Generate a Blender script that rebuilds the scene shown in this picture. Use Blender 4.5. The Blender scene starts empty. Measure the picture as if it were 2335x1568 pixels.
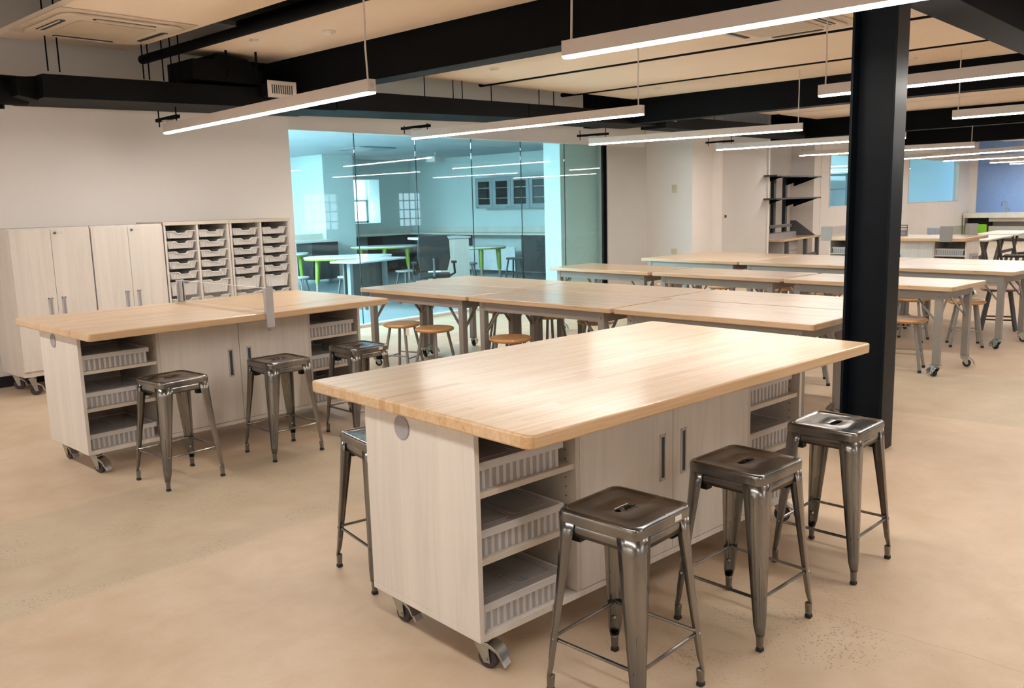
import bpy, math, random
from mathutils import Matrix, Vector
random.seed(7)
D = bpy.data
SC = bpy.context.scene
COL = SC.collection
PI = math.pi

# ------------------------------------------------------------------ camera
def setup_camera():
    pitch, roll, yaw, h = 0.1603, -0.0266, 0.7506, 1.5418
    cy, sy, cp, sp = math.cos(yaw), math.sin(yaw), math.cos(pitch), math.sin(pitch)
    fwd = Vector((cy*cp, sy*cp, -sp)); right = Vector((sy, -cy, 0)); up = right.cross(fwd)
    r = math.cos(roll)*right + math.sin(roll)*up
    u = -math.sin(roll)*right + math.cos(roll)*up
    cd = D.cameras.new('camera'); cam = D.objects.new('camera', cd); COL.objects.link(cam)
    M = Matrix((r, u, -fwd)).transposed().to_4x4(); M.translation = (0, 0, h)
    cam.matrix_world = M
    cd.sensor_width = 36.0; cd.lens = 1980.6/2335*36.0; cd.clip_start = 0.05; cd.clip_end = 200
    cd.dof.use_dof = True; cd.dof.focus_distance = 2.9; cd.dof.aperture_fstop = 16.0
    SC.camera = cam
setup_camera()
SC.view_settings.view_transform = 'Standard'
SC.view_settings.look = 'None'
SC.view_settings.exposure = 0.0
SC.view_settings.gamma = 1.0
w = D.worlds.new('daylight'); SC.world = w; w.use_nodes = True
w.node_tree.nodes['Background'].inputs[0].default_value = (0.62, 0.85, 1.0, 1)
w.node_tree.nodes['Background'].inputs[1].default_value = 9.0
LAMP = 76.0            # emission of the pendant lenses
LAMPCOL = (1.0, 0.945, 0.875)

# ------------------------------------------------------------------ materials
def nm(name):
    m = D.materials.new(name); m.use_nodes = True
    nt = m.node_tree; b = nt.nodes['Principled BSDF']
    return m, nt, b
def N(nt, t, **k):
    n = nt.nodes.new(t)
    for a, v in k.items(): setattr(n, a, v)
    return n
def lk(nt, a, b): nt.links.new(a, b)
def ramp(nt, fac, stops):
    r = N(nt, 'ShaderNodeValToRGB'); e = r.color_ramp.elements
    while len(e) < len(stops): e.new(0.5)
    for i, (p, c) in enumerate(stops):
        e[i].position = p; e[i].color = (*c, 1) if len(c) == 3 else c
    lk(nt, fac, r.inputs[0]); return r
def objco(nt, scale=(1, 1, 1), kind='Object', loc=(0, 0, 0)):
    t = N(nt, 'ShaderNodeTexCoord'); mp = N(nt, 'ShaderNodeMapping')
    lk(nt, t.outputs[kind], mp.inputs[0]); mp.inputs['Scale'].default_value = scale
    mp.inputs['Location'].default_value = loc
    return mp.outputs[0]
def noise(nt, co, s, detail=3, rough=0.5, dist=0):
    n = N(nt, 'ShaderNodeTexNoise'); lk(nt, co, n.inputs['Vector'])
    n.inputs['Scale'].default_value = s; n.inputs['Detail'].default_value = detail
    n.inputs['Roughness'].default_value = rough; n.inputs['Distortion'].default_value = dist
    return n.outputs['Fac']
def mixc(nt, fac, a, b, mode='MIX'):
    m = N(nt, 'ShaderNodeMix', data_type='RGBA', blend_type=mode)
    if isinstance(fac, (int, float)): m.inputs[0].default_value = fac
    else: lk(nt, fac, m.inputs[0])
    for i, v in ((6, a), (7, b)):
        if isinstance(v, tuple): m.inputs[i].default_value = (*v[:3], 1)
        else: lk(nt, v, m.inputs[i])
    return m.outputs[2]
def bump(nt, b, h, strength=0.1, dist=0.01):
    bp = N(nt, 'ShaderNodeBump'); bp.inputs['Strength'].default_value = strength
    bp.inputs['Distance'].default_value = dist
    lk(nt, h, bp.inputs['Height']); lk(nt, bp.outputs[0], b.inputs['Normal'])
def plain(name, col, rough=0.5, metal=0.0, var=0.06, scale=6.0, bumpy=0.0, coat=0.0, spec=0.5):
    m, nt, b = nm(name)
    f = noise(nt, objco(nt), scale, 3)
    lo = tuple(c*(1-var) for c in col); hi = tuple(min(1, c*(1+var)) for c in col)
    r = ramp(nt, f, [(0.3, lo), (0.7, hi)])
    lk(nt, r.outputs[0], b.inputs['Base Color'])
    b.inputs['Roughness'].default_value = rough; b.inputs['Metallic'].default_value = metal
    b.inputs['Coat Weight'].default_value = coat; b.inputs['Specular IOR Level'].default_value = spec
    if bumpy: bump(nt, b, noise(nt, objco(nt), 220, 2), bumpy, 0.002)
    return m
def wood_block(name, along='X', c1=(0.60, 0.405, 0.225), c2=(0.48, 0.29, 0.14), c3=(0.67, 0.49, 0.31), rough=0.33, stave=0.042, rnd=0.0):
    m, nt, b = nm(name)
    t = N(nt, 'ShaderNodeTexCoord'); sp = N(nt, 'ShaderNodeSeparateXYZ'); lk(nt, t.outputs['Object'], sp.inputs[0])
    oi = N(nt, 'ShaderNodeObjectInfo')
    cb = N(nt, 'ShaderNodeCombineXYZ')
    L, A = ('X', 'Y') if along == 'X' else ('Y', 'X')
    ad = N(nt, 'ShaderNodeMath', operation='ADD'); lk(nt, sp.outputs[L], ad.inputs[0])
    mu = N(nt, 'ShaderNodeMath', operation='MULTIPLY'); lk(nt, oi.outputs['Random'], mu.inputs[0]); mu.inputs[1].default_value = 37.0
    lk(nt, mu.outputs[0], ad.inputs[1])
    lk(nt, ad.outputs[0], cb.inputs[0]); lk(nt, sp.outputs[A], cb.inputs[1])
    br = N(nt, 'ShaderNodeTexBrick'); lk(nt, cb.outputs[0], br.inputs['Vector'])
    br.inputs['Color1'].default_value = (0, 0, 0, 1); br.inputs['Color2'].default_value = (1, 1, 1, 1)
    br.inputs['Mortar'].default_value = (0.35, 0.35, 0.35, 1)
    br.inputs['Scale'].default_value = 1.0; br.inputs['Mortar Size'].default_value = 0.0006
    br.inputs['Brick Width'].default_value = 0.62; br.inputs['Row Height'].default_value = stave
    br.offset = 0.37; br.offset_frequency = 3; br.squash = 1.0
    g = noise(nt, objco(nt, (1.5, 38, 38) if along == 'X' else (38, 1.5, 38)), 1.6, 4, 0.6, 0.4)
    base = ramp(nt, br.outputs['Color'], [(0.0, c1), (0.45, tuple(0.5*(a+q) for a, q in zip(c1, c3))), (0.80, c3), (0.90, tuple(0.75*a+0.25*q for a, q in zip(c1, c2))), (1.0, tuple(0.4*a+0.6*q for a, q in zip(c1, c2)))])
    gr = ramp(nt, g, [(0.38, (1, 1, 1)), (0.70, (0.80, 0.71, 0.64))])
    c = mixc(nt, 0.85, base.outputs[0], gr.outputs[0], 'MULTIPLY')
    kn = noise(nt, objco(nt, (2.2, 11, 11) if along == 'X' else (11, 2.2, 11)), 2.2, 2, 0.5, 1.5)
    kr = ramp(nt, kn, [(0.66, (1, 1, 1)), (0.80, (0.78, 0.66, 0.56))])
    c = mixc(nt, 0.8, c, kr.outputs[0], 'MULTIPLY')
    lk(nt, c, b.inputs['Base Color']); b.inputs['Roughness'].default_value = rough
    b.inputs['Coat Weight'].default_value = 0.40; b.inputs['Coat Roughness'].default_value = 0.16; b.inputs['Specular IOR Level'].default_value = 0.5
    return m
def laminate(name='pale wood grain laminate', col=(0.66, 0.61, 0.56)):
    m, nt, b = nm(name)
    f = noise(nt, objco(nt, (6, 6, 0.30)), 2.0, 3, 0.5, 0.5)
    w2 = noise(nt, objco(nt, (60, 60, 1.2)), 2.0, 3, 0.6)
    r = ramp(nt, f, [(0.30, tuple(c*0.93 for c in col)), (0.46, col), (0.50, tuple(c*0.945 for c in col)), (0.54, col), (0.72, tuple(min(1, c*1.08) for c in col))])
    c = mixc(nt, 0.10, r.outputs[0], ramp(nt, w2, [(0.3, (0.86, 0.84, 0.82)), (0.7, (1, 1, 1))]).outputs[0], 'MULTIPLY')
    lk(nt, c, b.inputs['Base Color']); b.inputs['Roughness'].default_value = 0.5
    return m
def gunmetal():
    m, nt, b = nm('lacquered gunmetal steel')
    f = noise(nt, objco(nt, (1, 1, 0.25)), 7.0, 1, 0.4, 0.3)
    r = ramp(nt, f, [(0.3, (0.115, 0.12, 0.13)), (0.50, (0.215, 0.205, 0.19)), (0.75, (0.31, 0.29, 0.265))])
    lk(nt, r.outputs[0], b.inputs['Base Color']); b.inputs['Metallic'].default_value = 0.95
    rr = ramp(nt, f, [(0.2, (0.20,)*3), (0.8, (0.32,)*3)]); lk(nt, rr.outputs[0], b.inputs['Roughness'])
    b.inputs['Coat Weight'].default_value = 0.5; b.inputs['Coat Roughness'].default_value = 0.12
    return m
def concrete():
    m, nt, b = nm('polished tan concrete')
    t = N(nt, 'ShaderNodeTexCoord'); co = t.outputs['Object']
    a = noise(nt, co, 0.9, 5, 0.6, 0.5); fine = noise(nt, co, 55, 4, 0.7); mid = noise(nt, co, 5, 4, 0.6, 0.3)
    c = ramp(nt, a, [(0.30, (0.53, 0.40, 0.28)), (0.50, (0.61, 0.475, 0.345)), (0.72, (0.66, 0.53, 0.395))]).outputs[0]
    c = mixc(nt, 0.85, c, ramp(nt, mid, [(0.32, (0.86, 0.81, 0.75)), (0.65, (1, 1, 1))]).outputs[0], 'MULTIPLY')
    sp = N(nt, 'ShaderNodeSeparateXYZ')
    # wobbling coordinates so that trench edges are a little uneven
    wob = N(nt, 'ShaderNodeMixRGB', blend_type='ADD'); wob.inputs[0].default_value = 0.10
    wn = N(nt, 'ShaderNodeTexNoise'); wn.inputs['Scale'].default_value = 2.2; lk(nt, co, wn.inputs['Vector'])
    lk(nt, co, wob.inputs[1]); lk(nt, wn.outputs['Color'], wob.inputs[2]); lk(nt, wob.outputs[0], sp.inputs[0])
    def band(axis, lo, hi, soft=0.02):
        mr = N(nt, 'ShaderNodeMapRange'); lk(nt, sp.outputs[axis], mr.inputs[0])
        mr.inputs[1].default_value = lo-soft; mr.inputs[2].default_value = lo+soft
        mr2 = N(nt, 'ShaderNodeMapRange'); lk(nt, sp.outputs[axis], mr2.inputs[0])
        mr2.inputs[1].default_value = hi+soft; mr2.inputs[2].default_value = hi-soft
        mu = N(nt, 'ShaderNodeMath', operation='MULTIPLY'); lk(nt, mr.outputs[0], mu.inputs[0]); lk(nt, mr2.outputs[0], mu.inputs[1])
        return mu.outputs[0]
    def mul(x, y):
        mu = N(nt, 'ShaderNodeMath', operation='MULTIPLY'); lk(nt, x, mu.inputs[0])
        if isinstance(y, float): mu.inputs[1].default_value = y
        else: lk(nt, y, mu.inputs[1])
        return mu.outputs[0]
    def mx(x, y):
        mu = N(nt, 'ShaderNodeMath', operation='MAXIMUM'); lk(nt, x, mu.inputs[0]); lk(nt, y, mu.inputs[1]); return mu.outputs[0]
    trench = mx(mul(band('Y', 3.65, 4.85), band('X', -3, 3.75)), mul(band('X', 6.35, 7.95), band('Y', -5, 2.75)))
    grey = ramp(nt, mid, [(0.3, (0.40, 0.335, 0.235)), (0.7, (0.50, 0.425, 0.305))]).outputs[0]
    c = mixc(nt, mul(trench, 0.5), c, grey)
    # exposed aggregate along the trench edge and by the near stools
    vo = N(nt, 'ShaderNodeTexVoronoi'); vo.inputs['Scale'].default_value = 95; lk(nt, co, vo.inputs['Vector'])
    spk = ramp(nt, vo.outputs['Color'], [(0.40, (1, 1, 1)), (0.46, (0, 0, 0))]).outputs[0]
    cell = ramp(nt, vo.outputs['Distance'], [(0.30, (1, 1, 1)), (0.45, (0, 0, 0))]).outputs[0]
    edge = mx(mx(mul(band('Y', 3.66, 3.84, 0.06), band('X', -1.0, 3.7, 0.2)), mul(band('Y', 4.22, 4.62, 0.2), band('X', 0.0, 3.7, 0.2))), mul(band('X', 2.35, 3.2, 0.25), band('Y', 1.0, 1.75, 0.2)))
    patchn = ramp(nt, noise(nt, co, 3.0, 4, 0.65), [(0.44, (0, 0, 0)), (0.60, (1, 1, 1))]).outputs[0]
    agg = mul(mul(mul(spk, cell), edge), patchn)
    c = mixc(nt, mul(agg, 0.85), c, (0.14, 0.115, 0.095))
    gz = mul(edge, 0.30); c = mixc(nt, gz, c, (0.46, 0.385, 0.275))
    # tiny pits everywhere
    v2 = N(nt, 'ShaderNodeTexVoronoi'); v2.inputs['Scale'].default_value = 30; lk(nt, co, v2.inputs['Vector'])
    pit = ramp(nt, v2.outputs['Distance'], [(0.05, (1, 1, 1)), (0.11, (0, 0, 0))]).outputs[0]
    pc = ramp(nt, v2.outputs['Color'], [(0.12, (1, 1, 1)), (0.16, (0, 0, 0))]).outputs[0]
    c = mixc(nt, mul(mul(pit, pc), 0.6), c, (0.25, 0.17, 0.11))
    c = mixc(nt, 0.35, c, ramp(nt, fine, [(0.3, (0.9, 0.88, 0.86)), (0.7, (1, 1, 1))]).outputs[0], 'MULTIPLY')
    crack = mul(band('X', 3.060, 3.0625, 0.0022), band('Y', -3.0, 1.75)); c = mixc(nt, mul(crack, 0.55), c, (0.22, 0.17, 0.12))
    lk(nt, c, b.inputs['Base Color'])
    rr = ramp(nt, mid, [(0.3, (0.42,)*3), (0.7, (0.56,)*3)]); lk(nt, rr.outputs[0], b.inputs['Roughness'])
    b.inputs['Specular IOR Level'].default_value = 0.35
    bump(nt, b, fine, 0.12, 0.003)
    return m
def emitter(name, col, s):
    m = D.materials.new(name); m.use_nodes = True; nt = m.node_tree
    nt.nodes.clear(); e = N(nt, 'ShaderNodeEmission'); o = N(nt, 'ShaderNodeOutputMaterial')
    e.inputs[0].default_value = (*col, 1); e.inputs[1].default_value = s; lk(nt, e.outputs[0], o.inputs[0])
    return m
def tinted_glass(name, col, refl=1.0, rough=0.0):
    m = D.materials.new(name); m.use_nodes = True; nt = m.node_tree; nt.nodes.clear()
    tr = N(nt, 'ShaderNodeBsdfTransparent'); tr.inputs[0].default_value = (*col, 1)
    gl = N(nt, 'ShaderNodeBsdfGlossy'); gl.inputs['Roughness'].default_value = rough; gl.inputs[0].default_value = (refl, refl, refl, 1)
    fr = N(nt, 'ShaderNodeFresnel'); ge = N(nt, 'ShaderNodeNewGeometry')
    io = N(nt, 'ShaderNodeMapRange'); lk(nt, ge.outputs['Backfacing'], io.inputs[0]); io.inputs[3].default_value = 1.52; io.inputs[4].default_value = 1/1.52
    lk(nt, io.outputs[0], fr.inputs[0])
    mx = N(nt, 'ShaderNodeMixShader'); o = N(nt, 'ShaderNodeOutputMaterial')
    lk(nt, fr.outputs[0], mx.inputs[0]); lk(nt, tr.outputs[0], mx.inputs[1]); lk(nt, gl.outputs[0], mx.inputs[2]); lk(nt, mx.outputs[0], o.inputs[0])
    return m
def milky(name, col=(0.78, 0.74, 0.70), clear=0.45):
    m = D.materials.new(name); m.use_nodes = True; nt = m.node_tree
    b = nt.nodes['Principled BSDF']; b.inputs['Base Color'].default_value = (*col, 1); b.inputs['Roughness'].default_value = 0.22
    tl = N(nt, 'ShaderNodeBsdfTranslucent'); tl.inputs[0].default_value = (*col, 1)
    tr = N(nt, 'ShaderNodeBsdfTransparent'); tr.inputs[0].default_value = (0.95, 0.93, 0.91, 1)
    a = N(nt, 'ShaderNodeMixShader'); a.inputs[0].default_value = 0.35
    c = N(nt, 'ShaderNodeMixShader'); c.inputs[0].default_value = clear
    lk(nt, b.outputs[0], a.inputs[1]); lk(nt, tl.outputs[0], a.inputs[2])
    lk(nt, a.outputs[0], c.inputs[1]); lk(nt, tr.outputs[0], c.inputs[2])
    lk(nt, c.outputs[0], nt.nodes['Material Output'].inputs[0])
    return m

M = dict(
    maple=wood_block('maple butcher block along'),
    maple_y=wood_block('maple butcher block across', 'Y', c1=(0.56, 0.385, 0.23), c3=(0.62, 0.46, 0.30), rough=0.3, stave=0.038),
    seatwood=plain('honey hardwood seat', (0.60, 0.32, 0.13), 0.35, var=0.16, scale=9, coat=0.2),
    lam=laminate(), lamedge=plain('laminate edge band', (0.57, 0.51, 0.43), 0.5, var=0.03),
    lamdark=plain('cabinet interior laminate', (0.54, 0.49, 0.43), 0.55, var=0.03),
    gun=gunmetal(), concrete=concrete(),
    wall=plain('white wall paint', (0.80, 0.75, 0.71), 0.75, var=0.015, scale=2, bumpy=0.05),
    shade_grey=plain('light grey for shaded walls and building', (0.64, 0.615, 0.585), 0.75, var=0.015, scale=2),  # greyer wall tone: shade on turned faces is put into the colour
    blue=plain('blue wall paint', (0.24, 0.38, 0.70), 0.7, var=0.03),
    black=plain('black paint', (0.0018, 0.002, 0.0025), 0.65, var=0.2, spec=0.08),
    duct=plain('black painted duct sheet', (0.0030, 0.0032, 0.0035), 0.6, var=0.25, scale=3, spec=0.12),
    column=plain('blue black column enamel', (0.0035, 0.006, 0.0095), 0.40, var=0.2, spec=0.14),
    slab=plain('dark ceiling slab', (0.12, 0.10, 0.09), 0.9, var=0.2),
    panel=None, alu=plain('satin painted aluminium', (0.62, 0.56, 0.52), 0.45, var=0.02),
    lens=emitter('glowing lamp lens', LAMPCOL, LAMP),
    cord=plain('white cable', (0.62, 0.56, 0.50), 0.5),
    steel=plain('grey painted steel', (0.27, 0.245, 0.225), 0.45, metal=0.1, var=0.04),
    steeld=plain('dark grey painted steel', (0.10, 0.10, 0.105), 0.45, metal=0.2, var=0.06),
    chrome=plain('zinc plated steel', (0.42, 0.43, 0.41), 0.30, metal=1.0, var=0.1, scale=30),
    rubber=plain('black rubber', (0.012, 0.012, 0.012), 0.6),
    wheel=plain('dark polyurethane wheel', (0.045, 0.035, 0.045), 0.45),
    handle=plain('satin aluminium handle', (0.50, 0.49, 0.50), 0.40, metal=0.3),
    recess=plain('dark handle recess', (0.05, 0.05, 0.055), 0.5),
    grommet=plain('grey plastic grommet', (0.30, 0.28, 0.29), 0.45),
    bin=milky('frosted plastic bin', (0.95, 0.94, 0.95), 0.68), lid=milky('clear plastic lid', (0.80, 0.79, 0.79), 0.74),
    rimp=milky('milky plastic lid rim', (0.95, 0.94, 0.94), 0.42), tray=milky('translucent tray plastic', (0.97, 0.96, 0.95), 0.05),
    glass=tinted_glass('blue green glass', (0.87, 0.965, 0.97), 0.6),
    glass2=tinted_glass('pale blue far glass', (0.90, 0.97, 0.98), 0.6),
    glassedge=plain('glass edge', (0.02, 0.025, 0.025), 0.8, spec=0.1),
    acrylic=tinted_glass('clear acrylic', (0.95, 0.95, 0.95)),
    base=plain('black vinyl base', (0.012, 0.012, 0.013), 0.5),
    ivory=plain('ivory wall plate', (0.60, 0.53, 0.36), 0.5),
    white=plain('white plastic', (0.66, 0.60, 0.54), 0.45), acw=plain('off white plastic', (0.60, 0.50, 0.39), 0.5),
    cream=plain('pale cream worktop', (0.74, 0.70, 0.62), 0.35),
    lime=plain('lime green leg', (0.16, 0.25, 0.02), 0.45), limeb=plain('bright green fabric', (0.22, 0.55, 0.01), 0.6),
    mesh=plain('black chair mesh', (0.012, 0.011, 0.011), 0.7),
    tabletop=plain('white table laminate', (0.72, 0.74, 0.74), 0.2),
    darkcab=plain('charcoal base cabinet', (0.035, 0.037, 0.04), 0.5),
    greycab=plain('grey steel wall cabinet', (0.30, 0.34, 0.35), 0.45),
    room=plain('pale wall paint of the lab', (0.70, 0.78, 0.76), 0.7, var=0.01), tile=plain('ceiling tile of the lab', (0.55, 0.57, 0.58), 0.8, var=0.03, scale=1.5),
    floor2=plain('grey vinyl floor', (0.24, 0.28, 0.30), 0.3, var=0.1, scale=2),
    metal=plain('brushed steel', (0.55, 0.53, 0.50), 0.35, metal=0.9),
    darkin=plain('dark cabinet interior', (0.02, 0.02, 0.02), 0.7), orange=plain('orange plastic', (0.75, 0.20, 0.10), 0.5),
    trough=plain('silver tabletop', (0.50, 0.54, 0.56), 0.25), label=plain('paper label', (0.75, 0.70, 0.62), 0.6),
    brick=plain('red brick facade', (0.35, 0.16, 0.12), 0.8), pinkc=plain('grey chair seat', (0.33, 0.36, 0.45), 0.5),
    pegging=plain('dark shelf steel', (0.03, 0.028, 0.03), 0.5),
)
def acoustic():
    m, nt, b = nm('beige acoustic ceiling panel')
    f = noise(nt, objco(nt), 60, 5, 0.75); a = noise(nt, objco(nt), 1.6, 3)
    c = ramp(nt, f, [(0.30, (0.79, 0.645, 0.505)), (0.65, (0.88, 0.725, 0.575))]).outputs[0]
    c = mixc(nt, 0.4, c, ramp(nt, a, [(0.3, (0.90, 0.88, 0.85)), (0.7, (1, 1, 1))]).outputs[0], 'MULTIPLY')
    lk(nt, c, b.inputs['Base Color']); b.inputs['Roughness'].default_value = 0.9
    bump(nt, b, f, 0.4, 0.004); return m
M['panel'] = acoustic()

# ------------------------------------------------------------------ mesh builder
class MB:
    def __init__(s): s.v = []; s.f = []
    def add(s, vs, fs):
        o = len(s.v); s.v += [tuple(p) for p in vs]; s.f += [tuple(i+o for i in f) for f in fs]; return s
    def box(s, x0, y0, z0, x1, y1, z1):
        x0, x1 = min(x0, x1), max(x0, x1); y0, y1 = min(y0, y1), max(y0, y1); z0, z1 = min(z0, z1), max(z0, z1)
        return s.add([(x0, y0, z0), (x1, y0, z0), (x1, y1, z0), (x0, y1, z0), (x0, y0, z1), (x1, y0, z1), (x1, y1, z1), (x0, y1, z1)],
                     [(0, 3, 2, 1), (4, 5, 6, 7), (0, 1, 5, 4), (1, 2, 6, 5), (2, 3, 7, 6), (3, 0, 4, 7)])
    def cb(s, x, y, z, sx, sy, sz): return s.box(x-sx/2, y-sy/2, z-sz/2, x+sx/2, y+sy/2, z+sz/2)
    def frustum(s, x, y, z0, z1, a0, b0, a1, b1, dx=0, dy=0):
        P = []
        for z, a, b, ox, oy in ((z0, a0, b0, 0, 0), (z1, a1, b1, dx, dy)):
            P += [(x+ox-a/2, y+oy-b/2, z), (x+ox+a/2, y+oy-b/2, z), (x+ox+a/2, y+oy+b/2, z), (x+ox-a/2, y+oy+b/2, z)]
        return s.add(P, [(0, 3, 2, 1), (4, 5, 6, 7), (0, 1, 5, 4), (1, 2, 6, 5), (2, 3, 7, 6), (3, 0, 4, 7)])
    def bar(s, p, q, w=0.03, h=0.03):
        p, q = Vector(p), Vector(q); d = (q-p).normalized()
        ref = Vector((0, 0, 1)) if abs(d.z) < 0.95 else Vector((1, 0, 0))
        a = d.cross(ref).normalized(); b = a.cross(d).normalized()
        P = [c + sa*a*w/2 + sb*b*h/2 for c in (p, q) for sa, sb in ((-1, -1), (1, -1), (1, 1), (-1, 1))]
        return s.add(P, [(0, 3, 2, 1), (4, 5, 6, 7), (0, 1, 5, 4), (1, 2, 6, 5), (2, 3, 7, 6), (3, 0, 4, 7)])
    def tube(s, pts, r, n=10):
        pts = [Vector(p) for p in pts]; rings = []
        for i, p in enumerate(pts):
            d = (pts[min(i+1, len(pts)-1)]-pts[max(i-1, 0)]).normalized()
            ref = Vector((0, 0, 1)) if abs(d.z) < 0.9 else Vector((1, 0, 0))
            a = d.cross(ref).normalized(); b = a.cross(d).normalized()
            rr = r[i] if isinstance(r, (list, tuple)) else r
            rings.append([p+rr*(math.cos(t)*a+math.sin(t)*b) for t in (2*PI*k/n for k in range(n))])
        V = [v for R in rings for v in R]; F = []
        for i in range(len(rings)-1):
            for k in range(n): F.append((i*n+k, i*n+(k+1) % n, (i+1)*n+(k+1) % n, (i+1)*n+k))
        F.append(tuple(range(n))[::-1]); F.append(tuple((len(rings)-1)*n+k for k in range(n)))
        return s.add(V, F)
    def lathe(s, prof, n=32, c=(0, 0, 0), axis='Z'):
        V = []; F = []
        for r, z in prof:
            for k in range(n):
                t = 2*PI*k/n; x, y = r*math.cos(t), r*math.sin(t)
                V.append({'Z': (c[0]+x, c[1]+y, c[2]+z), 'Y': (c[0]+x, c[1]+z, c[2]+y), 'X': (c[0]+z, c[1]+x, c[2]+y)}[axis])
        for i in range(len(prof)-1):
            for k in range(n): F.append((i*n+k, i*n+(k+1) % n, (i+1)*n+(k+1) % n, (i+1)*n+k))
        F.append(tuple(range(n))[::-1]); F.append(tuple((len(prof)-1)*n+k for k in range(n)))
        return s.add(V, F)
    def prism(s, poly, z0, z1, axis='Z'):
        n = len(poly); V = []
        for z in (z0, z1):
            for a, b in poly: V.append({'Z': (a, b, z), 'Y': (a, z, b), 'X': (z, a, b)}[axis])
        F = [tuple(range(n))[::-1], tuple(range(n, 2*n))] + [(k, (k+1) % n, (k+1) % n+n, k+n) for k in range(n)]
        return s.add(V, F)
    def xform(s, mat): s.v = [tuple(mat @ Vector(p)) for p in s.v]; return s
    def build(s, name, mat, parent=None, bevel=0.0, seg=2, smooth=False, solid=0.0, loc=None, rot=None):
        me = D.meshes.new(name); me.from_pydata(s.v, [], s.f); me.validate(); me.update()
        import bmesh
        bm = bmesh.new(); bm.from_mesh(me); bmesh.ops.recalc_face_normals(bm, faces=bm.faces); bm.to_mesh(me); bm.free()
        me.materials.append(M[mat] if isinstance(mat, str) else mat)
        o = D.objects.new(name, me); COL.objects.link(o)
        if parent: o.parent = parent
        if loc: o.location = loc
        if rot: o.rotation_euler = rot
        if solid:
            md = o.modifiers.new('thickness', 'SOLIDIFY'); md.thickness = solid; md.offset = 0
        if bevel:
            md = o.modifiers.new('bevel', 'BEVEL'); md.width = bevel; md.segments = seg; md.limit_method = 'ANGLE'; md.angle_limit = 0.6
        if smooth or bevel:
            for p in me.polygons: p.use_smooth = True
            try: me.set_sharp_from_angle(angle=0.7)
            except Exception: pass
        return o
def rrect(x0, y0, x1, y1, r, n=4):
    P = []
    for cx, cy, a0 in ((x1-r, y1-r, 0), (x0+r, y1-r, PI/2), (x0+r, y0+r, PI), (x1-r, y0+r, 1.5*PI)):
        for k in range(n+1):
            t = a0+PI/2*k/n; P.append((cx+r*math.cos(t), cy+r*math.sin(t)))
    return P
def tag(o, label=None, cat=None, group=None, kind=None):
    for k, v in (('label', label), ('category', cat), ('group', group), ('kind', kind)):
        if v: o[k] = v
    return o
def thing(name, label, cat, loc=(0, 0, 0), rz=0, group=None):
    o = D.objects.new(name, None); COL.objects.link(o); o.location = loc; o.rotation_euler = (0, 0, rz); o.empty_display_size = 0.1
    return tag(o, label, cat, group)
def struct(name, mb, mat, **k): return tag(mb.build(name, mat, **k), kind='structure')
KIDS = {}
def copy_tree(o, parent=None):
    c = o.copy(); COL.objects.link(c)
    if parent: c.parent = parent
    for ch in [x for x in ALLOBJ(o)]: copy_tree(ch, c)
    return c
def ALLOBJ(o): return list(o.children)
def dup(root, loc, rz, label, group=None):
    c = copy_tree(root); c.location = loc; c.rotation_euler = (0, 0, rz); c['label'] = label
    if group: c['group'] = group
    return c

# ================================================================== the setting
GY = 9.1            # plane of the glass partition
CH = 3.5
struct('floor', MB().box(-3, -5.5, -0.1, 30.5, 9.1, 0), 'concrete')
struct('ceiling', MB().box(-3.1, -5.6, CH, 30.6, 9.3, CH+0.15), 'slab')
struct('wall_left', MB().box(-3.1, 8.75, 0, 5.74, 9.16, CH), 'wall')
struct('trim_1', MB().box(5.74, 9.04, 2.47, 13.3, 9.16, CH), 'wall')                     # wall above the glass
struct('trim_2', MB().box(5.74, 9.04, 0, 12.17, 9.16, 0.035), 'white')                    # curb under the glass
struct('wall_back', MB().box(-3.1, -5.6, 0, -3.0, 8.8, CH), 'wall')
struct('baseboard_left', MB().box(-3.0, 8.735, 0, 5.74, 8.75, 0.10), 'base')
def pierced(name, y0, y1, x0, x1, holes, mat, z1=CH):
    mb = MB(); xs = x0
    for a, b, c, d in holes:
        mb.box(xs, y0, 0, a, y1, z1); mb.box(a, y0, 0, b, y1, c); mb.box(a, y0, d, b, y1, z1); xs = b
    mb.box(xs, y0, 0, x1, y1, z1)
    return struct(name, mb, mat)
pierced('wall_right', -5.6, -5.5, -3, 30.5, [(3.5, 5.3, 0.8, 2.1), (9.0, 10.8, 0.8, 2.1), (15.9, 17.3, 0.8, 2.05), (19.8, 20.9, 0.8, 2.05)], 'wall')
def mullion_window(name, x0, x1, z0, z1, y, nx, nz):
    mb = MB()
    mb.box(x0, y-0.03, z0, x0+0.06, y+0.03, z1).box(x1-0.06, y-0.03, z0, x1, y+0.03, z1).box(x0, y-0.03, z0, x1, y+0.03, z0+0.06).box(x0, y-0.03, z1-0.06, x1, y+0.03, z1)
    for i in range(1, nx): xx = x0+(x1-x0)*i/nx; mb.box(xx-0.015, y-0.02, z0, xx+0.015, y+0.02, z1)
    for i in range(1, nz): zz = z0+(z1-z0)*i/nz; mb.box(x0, y-0.02, zz-0.02, x1, y+0.02, zz+0.02)
    o = struct(name, mb, 'white'); return o
mullion_window('window_1', 3.5, 5.3, 0.8, 2.1, -5.55, 4, 4)
mullion_window('window_2', 9.0, 10.8, 0.8, 2.1, -5.55, 4, 4)
mullion_window('window_3', 15.9, 17.3, 0.8, 2.05, -5.55, 4, 4)
mullion_window('window_4', 19.8, 20.9, 0.8, 2.05, -5.55, 4, 4)
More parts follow.
